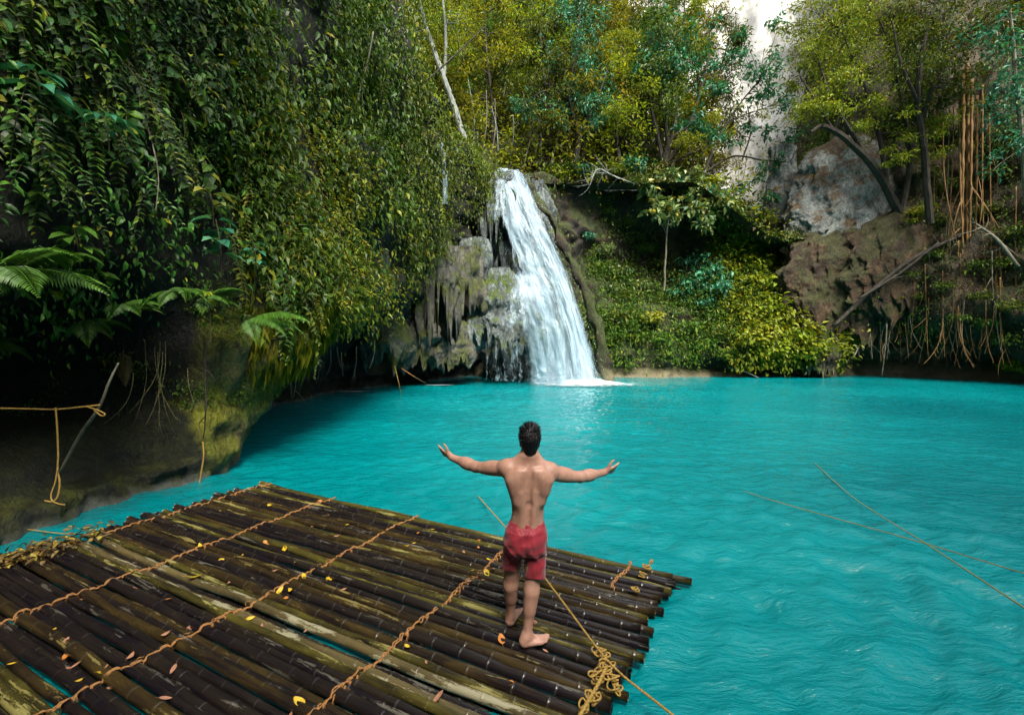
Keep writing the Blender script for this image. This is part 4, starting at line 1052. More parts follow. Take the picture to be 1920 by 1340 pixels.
px_tree("cliff_tree", "dark green tree leaning out from the upper right cliff",
        [[(1745, 420, 26.5, .2), (1735, 300, 26.2, .18), (1722, 190, 25.8, .15), (1740, 60, 25.2, .1), (1780, -60, 25, .05)], [(1728, 230, 26, .12), (1760, 140, 25, .09), (1820, 60, 24.5, .05)], [(1724, 200, 25.8, .1), (1690, 120, 25.4, .07), (1670, 40, 25.2, .04)]],
        [(1720, 60, 25.2, 1.4), (1780, 30, 25, 1.5), (1840, 60, 24.6, 1.4), (1770, 110, 25, 1.2), (1700, 130, 25.3, 1.1), (1830, 130, 24.6, 1.1), (1740, 170, 25.4, 1.0), (1890, 30, 24, 1.4), (1800, -30, 25, 1.5), (1720, -20, 25.4, 1.4), (1790, 190, 25, .9)],
        ML_mid, MB_dark, .24, .38, 48, 205, droop=.3, flat=.5)
px_tree("cliff_tree", "blue-green leaved tree at the right edge high on the cliff",
        [[(1930, 420, 23, .15), (1915, 280, 22.8, .12), (1900, 150, 22.5, .09), (1890, 20, 22.3, .05)]],
        [(1900, 210, 22.4, 1.0), (1915, 270, 22.2, .9), (1890, 150, 22.4, 1.0), (1915, 100, 22.2, 1.1), (1885, 60, 22.4, 1.0)], ML_teal, MB_rootpale, .28, .44, 30, 206)
px_tree("drooping_tree", "dark olive tree with drooping foliage just left of the bright cliff",
        [[(1320, 330, 34, .16), (1312, 200, 33.8, .13), (1306, 80, 33.6, .09), (1302, -40, 33.5, .05)]],
        [(1300, 20, 33.5, 1.4), (1318, 80, 33.5, 1.1), (1302, 120, 33.5, 1.0), (1326, 160, 33.5, .9), (1312, 210, 33.5, .9), (1305, -40, 33.5, 1.5), (1330, 40, 33.5, .8)], ML_olive, MB_dark, .26, .34, 60, 207, droop=.9)
px_tree("leaning_tree", "white-barked leaning tree on the ledge left of the waterfall",
        [[(872, 262, 25.3, .17), (856, 218, 25.5, .16), (838, 165, 25.6, .15), (815, 100, 25.8, .13), (790, 20, 26, .1), (772, -60, 26, .06)], [(832, 150, 25.6, .1), (835, 60, 25.8, .08), (826, -30, 26, .05)], [(836, 60, 25.8, .05), (845, 20, 26, .03)]],
        [(780, 10, 26, 1.3), (830, 0, 26, 1.3), (800, 60, 26, 1.0), (850, 50, 26.2, 1.0), (760, 60, 26, .9), (845, 110, 26, .8), (810, -50, 26, 1.4)], ML_yg, MB_pale, .22, .4, 44, 208)
px_tree("dark_leaved_tree", "dark blue-green tree standing directly behind the waterfall lip",
        [[(1078, 312, 30.5, .2), (1085, 250, 30.5, .17), (1068, 180, 30.3, .13), (1082, 90, 30.2, .08), (1090, 0, 30, .05)], [(1085, 250, 30.5, .1), (1120, 190, 30, .07), (1140, 130, 30, .04)], [(1070, 190, 30.4, .08), (1030, 170, 30, .06), (985, 190, 29.8, .03)]],
        [(1100, 120, 30, 1.1), (1130, 140, 29.8, 1.0), (1080, 180, 29.8, 1.0), (1010, 195, 29.6, .7), (1050, 210, 29.6, .8), (1110, 200, 29.6, .9), (975, 205, 29.6, .6), (1140, 190, 29.8, .7), (1060, 90, 30, 1.1), (1100, 40, 30, 1.3), (1060, 20, 30.2, 1.2), (1110, 235, 29.8, .6)], ML_teal, MB_dark, .25, .42, 38, 209)

# ------------------------------------------------------------------ shrubs on the bank, each one a plant of its own
def shrub_proto(seed, n, R, L, W, mat, droop, up):
    rr = np.random.default_rng(seed); t = thing("shrub", "x", "shrub"); m = MB(); cl = []
    for i in range(9):
        a = i * 2.4; d = np.array([math.cos(a) * .8, math.sin(a) * .8, up + .5 * rr.random()]); s = np.linspace(0, 1, 6)[:, None]
        st = unit(d) * R * s + np.array([0, 0, -.2 * R]) * s * s; m.add(*tube(st, np.linspace(.02, .006, 6), 4)); cl += [st[-1], st[3]]
    link("stem", m.mesh("stem"), MB_dark, t)
    V, T = crown_leaves(np.array(cl), n, R * .45, L, W, seed, droop, LEAF_MID)
    link("foliage", mesh_from("foliage", V, T), mat, t); return t
SP = [shrub_proto(1, 13, .9, .34, .46, ML_teal, .5, .5), shrub_proto(2, 15, .8, .30, .5, ML_yg, .2, .3), shrub_proto(3, 16, .8, .24, .44, ML_mid, .4, .4), shrub_proto(4, 14, .7, .30, .28, ML_pale, .5, .6)]
SLab = [("blue-green drooping shrub on the bank right of the waterfall", "blue-green shrubs on the bank"), ("yellow-green spreading shrub on the nose of the bank", "yellow-green shrubs on the bank"),
        ("mid green bushy shrub on the bank right of the waterfall", "mid green shrubs on the bank"), ("pale green strap-leaved clump on the bank beside the falls", "pale strap-leaved clumps on the bank")]
sused = [False] * 4
def place_shrub(k, px, py, sc, off=.2):
    p, n = hit(px, py, off)
    if not sused[k]:
        sused[k] = True; o = SP[k]; o.location = p; o.scale = (sc,) * 3
    else: o = dup(SP[k], p, rng.random() * 6.3, sc)
    o["label"], o["group"] = SLab[k]
    return o
for px, py, k, sc in [(1312, 500, 0, 1.2), (1330, 525, 0, 1.2), (1300, 540, 0, 1.0), (1345, 545, 0, .9), (1285, 555, 0, .9), (1318, 575, 0, .8), (1268, 590, 3, .6), (1220, 600, 1, .8), (1165, 515, 3, .9), (1150, 545, 3, .9), (1180, 560, 2, 1.0), (1200, 540, 3, .8),
                      (1155, 600, 2, 1.0), (1190, 640, 2, .9), (1240, 640, 2, 1.0), (1290, 620, 2, 1.0), (1320, 650, 2, 1.0), (1350, 630, 2, .9), (1360, 670, 2, .9), (1385, 480, 1, 1.1), (1410, 500, 1, 1.1), (1400, 530, 1, 1.1), (1430, 540, 1, 1.2), (1450, 570, 1, 1.2),
                      (1420, 590, 1, 1.2), (1470, 600, 1, 1.2), (1500, 620, 1, 1.1), (1440, 620, 1, 1.2), (1480, 640, 1, 1.1), (1520, 650, 1, 1.0), (1410, 640, 1, 1.1), (1450, 660, 1, 1.0), (1390, 455, 1, 1.0), (1500, 665, 1, .9), (1375, 420, 2, 1.1), (1400, 440, 2, 1.1), (1430, 420, 2, 1.2), (1460, 450, 2, 1.0),
                      (1420, 470, 2, 1.0), (1350, 470, 2, 1.0), (1375, 385, 2, 1.0), (1440, 390, 2, .9), (1210, 470, 2, .8), (1135, 470, 3, .7), (1235, 500, 2, .8), (1065, 318, 2, .9), (1085, 300, 1, .8), (1110, 322, 2, .9), (1150, 335, 2, .9), (1175, 318, 2, 1.0), (1040, 322, 2, .7), (1200, 345, 2, .8), (1265, 300, 2, 1.2), (1300, 320, 2, 1.0), (1350, 345, 2, 1.0), (1380, 350, 2, 1.0), (1140, 400, 2, .6), (1345, 385, 2, .9), (1360, 400, 2, .9), (1395, 400, 2, .9), (1415, 410, 1, .8), (1330, 400, 2, .8), (1300, 430, 2, .7), (1355, 440, 2, .9), (1180, 420, 2, .6), (1260, 520, 2, .7), (1105, 445, 0, .4), (990, 310, 1, .9), (960, 300, 1, .8), (1190, 300, 2, 1.2), (1230, 320, 2, 1.0), (1130, 300, 2, 1.0), (1090, 330, 2, .7), (1690, 425, 1, .9), (1720, 400, 1, .7), (1880, 500, 2, .7), (1840, 560, 2, .6)]:
    place_shrub(k, px, py, sc * 1.18)

for px_, py_, k_, s_ in [(1492, 455, 2, .9), (1515, 500, 2, .8), (1535, 545, 1, .8), (1555, 470, 2, .5), (1600, 520, 2, .5), (1640, 470, 2, .6), (1690, 455, 2, .8), (1700, 520, 2, .7), (1750, 480, 2, .7), (1770, 540, 2, .6), (1800, 600, 2, .6), (1850, 610, 2, .7), (1890, 640, 2, .9), (1905, 690, 1, .8), (1720, 560, 2, .5), (1650, 560, 2, .5), (1900, 580, 2, .8), (1830, 500, 2, .6), (1760, 420, 2, .9), (1850, 400, 2, .9), (1900, 440, 2, .9), (1790, 350, 2, 1.0), (1870, 330, 2, 1.0), (1740, 330, 2, .9), (1680, 560, 1, .4), (1580, 590, 2, .5)]:
    o_ = place_shrub(k_, px_, py_, s_, .35)
    o_["label"], o_["group"] = ("yellow-green shrub clinging to the brown right cliff", "yellow-green shrubs on the right cliff") if k_ == 1 else ("green shrub clinging to the brown right cliff among the roots", "green shrubs on the right cliff")
for i_ in range(12):
    dup(SP[(2, 0, 2, 1)[i_ % 4]], tuple(at(1248 + i_ * 17, 345 + i_ * 6.5, 31.0)), i_ * 2.1, .95 + .25 * math.sin(i_ * 2.7), "shrub overhanging the dropping cliff lip behind the broad-leaved tree", "shrubs on the dropping cliff lip")
for i_ in range(17):
    px_ = 1035 + i_ * 19; o_ = dup(SP[(2, 1, 2, 0, 3)[i_ % 5]], tuple(at(px_, 322 + 8 * math.sin(i_ * 2.1) + (14 if px_ > 1250 else 0), 30.4 if px_ < 1200 else 31.2)), i_ * 1.7, .75 + .2 * math.sin(i_ * 3.3), "shrub overhanging the cliff lip between the falls and the broad-leaved tree", "shrubs along the cliff lip")
# ------------------------------------------------------------------ hanging roots, dead branches
def hang(name, label, px, pt, pb, r, mat, off=.3, group=None, cat="root", seed=0, wob=1.0, px2=None, Y=None):
    rr = np.random.default_rng(seed)
    a = hit(px, pt, off)[0] if Y is None else at(px, pt, Y)
    x2 = px if px2 is None else px2
    b = at(x2, pb, a[1] - .15)
    s = np.linspace(0, 1, 14)[:, None]
    P = a + (b - a) * s; P[:, :2] += (np.cumsum(np.cumsum(rr.normal(size=(14, 2)), 0), 0) * .012 * wob) * s * min(1.0, np.linalg.norm(b - a) / 2.5)
    P = spline(P, 3)
    m = MB().add(*tube(P - a, r * np.linspace(1.1, .45, len(P)) * (1 + .25 * np.sin(np.arange(len(P)) * 1.7 + seed)), 5))
    for q_ in range(int(rr.integers(1, 4))):                     # side rootlets
        k_ = int(rr.integers(len(P) // 5, len(P) - 8)); l_ = np.linalg.norm(b - a) * rr.uniform(.1, .3); t_ = np.linspace(0, 1, 6)[:, None]
        dv = np.array([rr.normal() * .35, rr.normal() * .2, -1.0]); m.add(*tube(P[k_] - a + dv * l_ * t_ + np.array([rr.normal(), rr.normal(), 0]) * .1 * l_ * np.sin(t_ * 3), r * np.linspace(.5, .2, 6), 4))
    o = link(name, m.mesh(name, True), mat, loc=tuple(a))
    return tag(o, label, cat, group)
GR = "orange-brown roots hanging over the right cave"; rr0 = np.random.default_rng(31)
for i in range(60):
    px = rr0.uniform(1578, 1880); pt = rr0.uniform(560, 620) if rr0.random() < .6 else rr0.uniform(400, 560)
    pb = rr0.uniform(640, 690)
    pale = rr0.random() < .25
    hang("hanging_root", "thin pale root hanging down over the dark right cave" if pale else "thin orange-brown root hanging down over the dark right cave", px, pt, pb, rr0.uniform(.012, .036), MB_rootpale if pale else MB_root, .35,
         "pale roots hanging over the right cave" if pale else GR, seed=i, px2=px + rr0.normal() * 5)
hang("hanging_root", "longest pale root reaching the water at the middle of the right cave", 1663, 560, 706, .05, MB_rootpale, .6, seed=91)
hang("hanging_root", "stubby thick pale root hanging at the left of the right cave", 1624, 570, 672, .10, MB_rootpale, .5, seed=92)
for i, (px, pt, pb, r) in enumerate([(1806, 140, 520, .10), (1814, 120, 480, .13), (1800, 170, 470, .07), (1822, 150, 560, .08), (1832, 180, 600, .06), (1842, 160, 430, .05)]):
    hang("hanging_root", "long orange aerial root in the thick bundle on the upper right cliff", px, pt, pb, r, MB_root, .9, "bundle of long aerial roots on the right cliff", seed=60 + i, wob=.5)
for i, (px, pt, pb) in enumerate([(1738, 190, 430), (1752, 130, 520), (1768, 230, 470), (1782, 90, 480), (1788, 200, 600), (1855, 220, 520), (1870, 60, 240), (1890, 40, 320), (1905, 350, 640), (1860, 470, 660), (1875, 520, 690)]):
    hang("hanging_root", "thin dangling aerial root on the upper right cliff", px, pt, pb, .035, MB_root if i % 3 else MB_rootpale, .8, "thin aerial roots on the upper right cliff", seed=80 + i)
for i, (px, pt, pb) in enumerate([(640, 660, 706), (620, 655, 700), (575, 655, 740), (632, 650, 690), (600, 655, 720), (702, 640, 690), (545, 690, 745), (555, 670, 760), (520, 640, 700), (668, 650, 712), (588, 650, 690)]):
    hang("hanging_root", "thin root hanging from the creepers into the dark cave at the left", px, pt, pb, .022, MB_rootpale, 0, "thin roots in the left cave", seed=110 + i, Y=12.5 + .03 * (px - 540))
for i, (px, pt, pb) in enumerate([(272, 640, 800), (290, 650, 790), (300, 640, 770), (305, 660, 830), (310, 640, 790), (296, 660, 820), (352, 690, 790), (250, 700, 790)]):
    hang("hanging_root", "tangled thin root strand hanging in front of the dark left recess", px, pt, pb, .006, MB_vine, .0, "tangled thin roots in the left recess", seed=130 + i, Y=6.6 + .002 * px, wob=1.6)
hang("bare_vine", "bare dark vine stem hanging down the mossy rock to a rope tie", 385, 640, 825, .022, MB_dark, .3, seed=150, px2=378, cat="vine")
hang("bare_vine", "bare white vine stem hanging free left of the ledge near the falls", 700, 60, 400, .025, MB_rootpale, 3.0, seed=151, px2=650, cat="vine", wob=2)
hang("bare_vine", "bare pale vine stem looping down the dark left foliage", 268, 215, 400, .012, MB_rootpale, .7, seed=152, px2=340, cat="vine", wob=1)

def branch(name, label, pts, mat, cat="branch", twigs=0, seed=0, group=None):
    rr = np.random.default_rng(seed); p = np.array([[*at(a[0], a[1], a[2]), a[3]] for a in pts]); s = spline(p, 8); o0 = s[0, :3].copy()
    m = MB().add(*tube(s[:, :3] - o0, s[:, 3], 6))
    for i in range(twigs):
        k = int(rr.integers(len(s) // 4, len(s))); d = unit(rr.normal(size=3) * np.array([1, .6, .8])); l = .5 + .9 * rr.random(); q = np.linspace(0, 1, 6)[:, None]
        tw = s[k, :3] + d * l * q + rr.normal(size=3) * .2 * q * q; m.add(*tube(tw - o0, np.linspace(max(s[k, 3] * .6, .015), .006, 6), 4))
    o = link(name, m.mesh(name, True), mat, loc=tuple(o0)); return tag(o, label, cat, group)
branch("fallen_branch", "long dark fallen trunk slanting across the right cliff above the root cave", [(1562, 612, 27.6, .12), (1640, 540, 27.2, .13), (1720, 480, 26.8, .13), (1830, 430, 26.0, .10)], MB_dark, twigs=8, seed=1)
branch("fallen_branch", "shorter dark fallen trunk below the long one on the right cliff", [(1610, 560, 27.0, .07), (1690, 510, 26.6, .09), (1760, 455, 26.2, .07)], MB_dark, twigs=5, seed=2)
branch("fallen_branch", "pale bare dead branches at the right edge of the cliff", [(1910, 500, 23.4, .07), (1870, 450, 23.8, .08), (1830, 420, 24.2, .05)], MB_rootpale, twigs=9, seed=3)
branch("dead_branch", "bare white dead branch sprawling over the dark rock right of the falls", [(1190, 345, 29, .03), (1150, 330, 28.8, .05), (1120, 318, 28.7, .05), (1105, 350, 28.6, .02)], MB_pale, twigs=22, seed=4)
branch("bare_branch", "long thin dark branch slanting across the upper trees left of the falls", [(690, 200, 19.5, .06), (760, 180, 20, .05), (830, 125, 20.5, .04), (910, 50, 21, .02)], MB_dark, twigs=6, seed=5)
for i_, (xa, ya, xb, yb) in enumerate([(922, 290, 928, 185), (934, 292, 922, 200), (905, 285, 912, 170), (956, 295, 962, 215), (985, 300, 1000, 190), (1015, 305, 1005, 200), (1032, 310, 1050, 205), (890, 280, 878, 150)]):
    branch("bare_sapling", "thin pale leafless stem standing in the brown undergrowth above the falls", [(xa, ya, 31.0, .05), ((xa + xb) / 2 + 4, (ya + yb) / 2, 30.8, .045), (xb, yb, 30.7, .02)], MB_pale if i_ % 2 else MB_rootpale, twigs=3, seed=20 + i_, group="pale leafless stems above the falls", cat="sapling")
branch("driftwood", "pale bleached stick leaning from the bank into the water", [(1365, 689, 29.4, .05), (1390, 694, 29, .05), (1422, 708, 28.6, .04)], MB_pale, seed=6, cat="stick")
branch("sapling", "leaning dead sapling propped in the left recess with a rope tied to it", [(112, 885, 6.1, .018), (150, 815, 6.0, .020), (185, 765, 5.9, .018), (205, 715, 5.9, .016), (222, 680, 6.0, .012)], MB_rootpale, twigs=0, seed=7, cat="tree")
# ------------------------------------------------------------------ bamboo raft
RO = np.array([-4.12, 7.28, 0.0]); RA = unit(np.array([5.70, -2.77, 0])); RB = np.array([RA[1], -RA[0], 0.0])   # along the poles / towards the camera
raft = thing("bamboo_raft", "wide raft of dark wet bamboo poles lashed with orange rope under the standing man", "raft", tuple(RO))
rr = np.random.default_rng(17)
POLES = []
def pole_mesh(L, r, rr, k=14):
    xs = []; x = 0.0; nodes = []
    x = rr.uniform(.1, .3)
    while x < L - .05: nodes.append(x); x += rr.uniform(.30, .46) * (1 if r > .05 else .8)
    base = np.linspace(0, L, int(L / .09) + 2)
    allx = np.sort(np.concatenate([base] + [np.array([q - .022, q - .009, q - .003, q, q + .003, q + .009, q + .022]) for q in nodes]))
    allx = allx[(allx >= 0) & (allx <= L)]
    nd = np.array(nodes) if nodes else np.array([-9.0])
    dist = np.abs(allx[:, None] - nd[None]).min(1)
    ring = np.exp(-(dist / .006) ** 2); swell = np.exp(-(dist / .03) ** 2)
    R = r * (1 + .035 * swell + .055 * ring - .05 * np.exp(-((dist - .012) / .005) ** 2)) * np.interp(allx, [0, L], [1.06, .93])
    a = np.linspace(0, 2 * math.pi, k, endpoint=False)
    bow = rr.normal() * .010; ph = rr.uniform(0, 6); wz = .010 * np.sin(allx * 1.7 + ph) + .006 * np.sin(allx * 4.3 + ph)
    wy = bow * np.sin(allx / L * math.pi) + .008 * np.sin(allx * 2.3 + ph)
    V = np.stack([np.broadcast_to(allx[:, None], (len(allx), k)), wy[:, None] + R[:, None] * np.cos(a), wz[:, None] + R[:, None] * np.sin(a)], -1)
    n = len(allx); Vl = [V.reshape(-1, 3)]; i = np.arange(n - 1)[:, None] * k; j = np.arange(k)[None]; jn = (j + 1) % k
    Q = [np.stack([i + j, i + k + j, i + k + jn, i + jn], -1).reshape(-1, 4)]
    off = n * k; attr = [np.repeat(ring, k)]
    jj = np.arange(k); jn = (jj + 1) % k
    for e, sgn in ((n - 1, 1), (0, -1)):                           # open hollow ends
        c = np.array([allx[e], wy[e], wz[e]]); rim = V[e]; inn = c + (rim - c) * .78; deep = inn - np.array([sgn * .10, 0, 0])
        Vl += [inn, deep, c[None] - np.array([[sgn * .10, 0, 0]])]
        b0 = e * k
        Q.append(np.stack([b0 + jj, off + jj, off + jn, b0 + jn], -1)[:, ::(-1 if sgn > 0 else 1)])
        Q.append(np.stack([off + jj, off + k + jj, off + k + jn, off + jn], -1)[:, ::(-1 if sgn > 0 else 1)])
        Q.append(np.stack([off + k + jj, np.full(k, off + 2 * k), np.full(k, off + 2 * k), off + k + jn], -1))
        attr.append(np.zeros(2 * k + 1)); off += 2 * k + 1
    Q = np.concatenate(Q); T = np.concatenate([Q[:, [0, 1, 2]], Q[:, [0, 2, 3]]])
    T = T[(T[:, 0] != T[:, 1]) & (T[:, 1] != T[:, 2]) & (T[:, 0] != T[:, 2])]
    me = mesh_from("bamboo_pole", np.concatenate(Vl), T, True)
    at_ = me.attributes.new("node_ring", 'FLOAT', 'POINT'); at_.data.foreach_set("value", np.concatenate(attr).astype(np.float32))
    return me
s = 0.0; Zc = .075; k = 0
prox = {}
while s < 5.0:
    r = float(np.clip(rr.normal(.0345, .006), .024, .048))
    s += r; a0 = -.085 * s + rr.uniform(-.14, .10) - .02; a1 = 6.50 - .115 * s + rr.uniform(-.07, .05)
    if k == 0: a1 += .14; r = .04
    zc = Zc + rr.normal() * .010 + (.048 - r) * .3
    me = pole_mesh(a1 - a0, r, rr)
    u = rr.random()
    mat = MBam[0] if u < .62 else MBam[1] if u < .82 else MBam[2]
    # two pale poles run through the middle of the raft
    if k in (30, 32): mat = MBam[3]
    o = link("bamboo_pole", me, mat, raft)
    if mat is MBam[3]: o["label"] = "pale cream bamboo pole with worn skin"
    ang = math.atan2(RA[1], RA[0]) + rr.normal() * .0022
    o.location = tuple(RA * a0 + RB * s + np.array([0, 0, zc])); o.rotation_euler = (rr.uniform(0, 6.28) * 0, rr.normal() * .0016, ang)
    POLES.append((s, r, zc, a0, a1)); s += r + rr.uniform(-.004, .003) + (.016 if rr.random() < .10 else 0); k += 1
# poles of the lower layer, seen at the end and through gaps
for s2, a1 in [(.16, 6.55), (.62, 6.4), (1.02, 6.42), (1.5, 6.3), (1.98, 6.3)] + [(2.25 + .13 * q_, 6.2) for q_ in range(21)]:
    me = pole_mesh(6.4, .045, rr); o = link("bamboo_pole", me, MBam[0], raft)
    o.location = tuple(RA * (a1 - 6.4) + RB * s2 + np.array([0, 0, -.035])); o.rotation_euler = (0, 0, math.atan2(RA[1], RA[0]) + .004)
def raft_pt(a, s, z): return RA * a + RB * s + np.array([0, 0, z])
def raft_world(a, s, z): return RO + raft_pt(a, s, z)
def top_z(s):
    z = -.2
    for (c, r, zc, a0, a1) in POLES:
        if abs(s - c) < r: z = max(z, zc + math.sqrt(r * r - (s - c) ** 2))
    return z if z > -.1 else Zc
# cross poles under the deck
for a in (.35, 1.75, 3.25, 4.7, 5.9):
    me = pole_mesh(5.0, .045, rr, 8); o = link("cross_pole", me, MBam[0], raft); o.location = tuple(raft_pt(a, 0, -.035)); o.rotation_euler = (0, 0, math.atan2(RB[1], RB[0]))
# lashings: rope running over every pole and dipping into the gaps
def lashing(a_of_s, s0, s1, seed, r=.0062):
    q = np.random.default_rng(seed); m = MB()
    for strand in (0, 1):
        P = []
        for i, (c, pr, zc, a0, a1) in enumerate(POLES):
            if c < s0 or c > s1: continue
            for f in (-1.0, -.6, 0, .6, 1.0):
                sw = c + f * pr; zt = zc + pr * math.sqrt(max(0, 1 - min(1, abs(f)) ** 2)) + r * .7
                zt = max(zt, top_z(sw - .012) + r * .5, top_z(sw + .012) + r * .5, zc + pr * .52) - (.010 if abs(f) == 1 else 0)
                P.append(raft_pt(a_of_s(sw) + (strand - .5) * .013 * (1 if i % 2 else -1) + q.normal() * .006 + .018 * math.sin(sw * 9), sw, zt + strand * .004))
        m.add(*tube(spline(P, 3), r, 6))
    for i in range(len(POLES) - 1):                                # the turns that go down between the poles
        c0, r0 = POLES[i][:2]; c = c0 + r0
        if c < s0 or c > s1 or q.random() < .5: continue
        a = a_of_s(c); t = np.linspace(0, 1, 9)
        P = [raft_pt(a + .014 * math.cos(x * 6.0), c + .014 * math.sin(x * 6), Zc + .044 - .10 * math.sin(x * math.pi)) for x in t]
        m.add(*tube(P, r * .9, 5))
        if q.random() < .18:
            P = [raft_pt(a + .02 * x + .02 * math.sin(x * 6), c + .05 * x, Zc + .062 + .025 * math.sin(x * 3) - .02 * x) for x in t]; m.add(*tube(P, r * .6, 4))
    return m.build("lashing_rope", MP_lash, raft, True)
lashing(lambda s: .12 - .035 * s, -1, 6, 1); lashing(lambda s: 1.60 - .05 * s, -1, 6, 2); lashing(lambda s: 3.16 - .045 * s, -1, 6, 3); lashing(lambda s: 4.72 - .06 * s, -1, 6, 4)
lashing(lambda s: 6.02 - .10 * s, 0, .62, 5); 
def tangle(name, label, c, n, R, r, mat, parent=None, seed=0, cat="rope", flat=.45, local=True):
    q = np.random.default_rng(seed); m = MB()
    for i in range(n):
        th = np.linspace(0, 2 * math.pi * q.uniform(.8, 1.6), 18) + q.uniform(0, 6); e = q.uniform(.35, 1.0); rot = q.uniform(0, 3.14)
        x = np.cos(th) * R * q.uniform(.5, 1.0); y = np.sin(th) * R * e * .7; ox, oy = q.normal(size=2) * R * .25
        P = np.stack([x * math.cos(rot) - y * math.sin(rot) + ox, x * math.sin(rot) + y * math.cos(rot) + oy, flat * R * (.4 + .35 * np.sin(th * 2 + i)) + .012 * i], -1)
        m.add(*tube(P + np.asarray(c), r, 5))
    o = m.build(name, mat, parent, True)
    return o
KN = [(1205, 1080, 3, .05), (1190, 1108, 3, .045), (1222, 1055, 2, .035), (1213, 1066, 3, .05)]
for i, (px, py, n, R) in enumerate(KN):
    c = onz(px, py, .15) - RO; tangle("rope_knot", None, c, n, R * .8, .0065, MP_rope, raft, 40 + i)
for i, (px, py, n, R) in enumerate([(1128, 1232, 4, .07), (1138, 1258, 5, .085), (1122, 1275, 4, .08), (1150, 1285, 4, .07), (1112, 1310, 3, .08), (1098, 1332, 3, .06), (1160, 1295, 2, .05)]):
    c = onz(px, py, .15) - RO; tangle("rope_knot", None, c, n, R * .8, .0068, MP_rope, raft, 60 + i)

# ------------------------------------------------------------------ mooring ropes
def rope(name, label, pts, r, mat, cat="rope", m=8, sag=0.0, strands=True, group=None):
    p = spline([np.asarray(q, float) for q in pts], m); o0 = p[0].copy()
    mb = MB()
    if strands:
        d = np.r_[0, np.cumsum(np.linalg.norm(np.diff(p, axis=0), axis=1))]; n = int(min(700, max(12, d[-1] / (r * 1.6))))
        q = np.stack([np.interp(np.linspace(0, d[-1], n), d, p[:, k]) for k in range(3)], -1); T_, N_, B_ = frames(q)
        ph = np.linspace(0, d[-1], n) / (r * 9) * 2 * math.pi
        for s_ in range(3):
            a = ph + s_ * 2.094; mb.add(*tube(q + (N_ * np.cos(a)[:, None] + B_ * np.sin(a)[:, None]) * r * .48 - o0, r * .60, 5))
    else: mb.add(*tube(p - o0, r, 5))
    o = link(name, mb.mesh(name, True), mat, loc=tuple(o0)); return tag(o, label, cat, group)
rope("mooring_rope", "taut yellow rope crossing the raft behind the man and over its corner knot",
     [onz(897, 930, .02), onz(946, 986, .20), onz(985, 1032, .21), onz(1016, 1075, .215), onz(1072, 1150, .22), onz(1126, 1222, .22), onz(1165, 1263, .20), onz(1215, 1303, .17), onz(1290, 1362, .15)], .0085, MP_rope)
rope("mooring_rope", "yellow rope running from the raft corner knot down towards the bottom of the picture", [onz(1138, 1248, .21), onz(1120, 1285, .20), onz(1085, 1345, .2), onz(1060, 1400, .2)], .013, MP_rope)
rope("mooring_rope", "steeper of the two crossing yellow lines stretched over the water at the right", [onz(1528, 868, .02), onz(1600, 932, .08), onz(1740, 1021, .30), onz(1925, 1142, .62)], .0065, MP_thin)
rope("mooring_rope", "flatter dark yellow line lying over the water at the right, crossed by the steeper one", [onz(1395, 920, .02), onz(1450, 938, .05), onz(1580, 975, .07), onz(1740, 1020, .12), onz(1925, 1076, .2)], .006, MP_thin)
rope("submerged_rope", "teal line slanting down into the water behind the man", [onz(892, 925, .0), onz(872, 902, -.08), onz(850, 880, -.3)], .01, MP_teal)
rope("mooring_rope", "thin tan line stretched low over the water at the left edge to the raft", [at(-30, 982, 5.6), at(60, 993, 5.55), at(120, 1000, 5.45), onz(172, 1001, .17)], .007, MP_rope)
rope("tied_rope", "yellow rope tied level across the dark recess to the dead sapling", [at(-60, 764, 5.5), at(40, 766, 5.6), at(105, 767, 5.7), at(150, 763, 5.75), at(188, 759, 5.8)], .012, MP_rope)
t_ = [at(165, 763, 5.76), at(182, 768, 5.72), at(197, 776, 5.70), at(190, 779, 5.70), at(176, 768, 5.74)]
rope("rope_loop", "small yellow rope loop hanging from the knot on the dead sapling", t_, .009, MP_rope)
rope("hanging_rope", "yellow rope hanging from the level rope, its frayed double end reaching the mossy ledge", [at(104, 764, 5.68), at(107, 800, 5.66), at(109, 850, 5.66), at(108, 880, 5.66), at(112, 905, 5.64), at(108, 930, 5.62), at(98, 940, 5.6), at(84, 938, 5.6)], .011, MP_rope)
rope("hanging_rope", "second frayed end of the hanging rope, kinked over the mossy ledge", [at(108, 878, 5.64), at(103, 905, 5.62), at(96, 925, 5.6), at(98, 938, 5.58), at(110, 944, 5.58), at(122, 946, 5.57)], .009, MP_rope)
b_ = hit(380, 828, .12)[0]
rope("tied_rope", "yellow rope tied to the vine stem on the mossy rock buttress", [b_, b_ + np.array([.03, -.03, -.25]), b_ + np.array([-.02, -.05, -.6]), b_ + np.array([-.05, -.1, -.95])], .014, MP_rope)
rope("stay_line", "orange line slanting from the hanging rock bulb straight down into the water", [at(740, 686, 20), at(747, 715, 19.9), onz(752, 738, 0)], .022, MP_rope, strands=False)
rope("stay_line", "pale orange line slanting right from the hanging rock bulb to the water", [at(752, 690, 20.6), at(780, 708, 20.9), onz(800, 719, 0)], .022, MP_lash, strands=False)

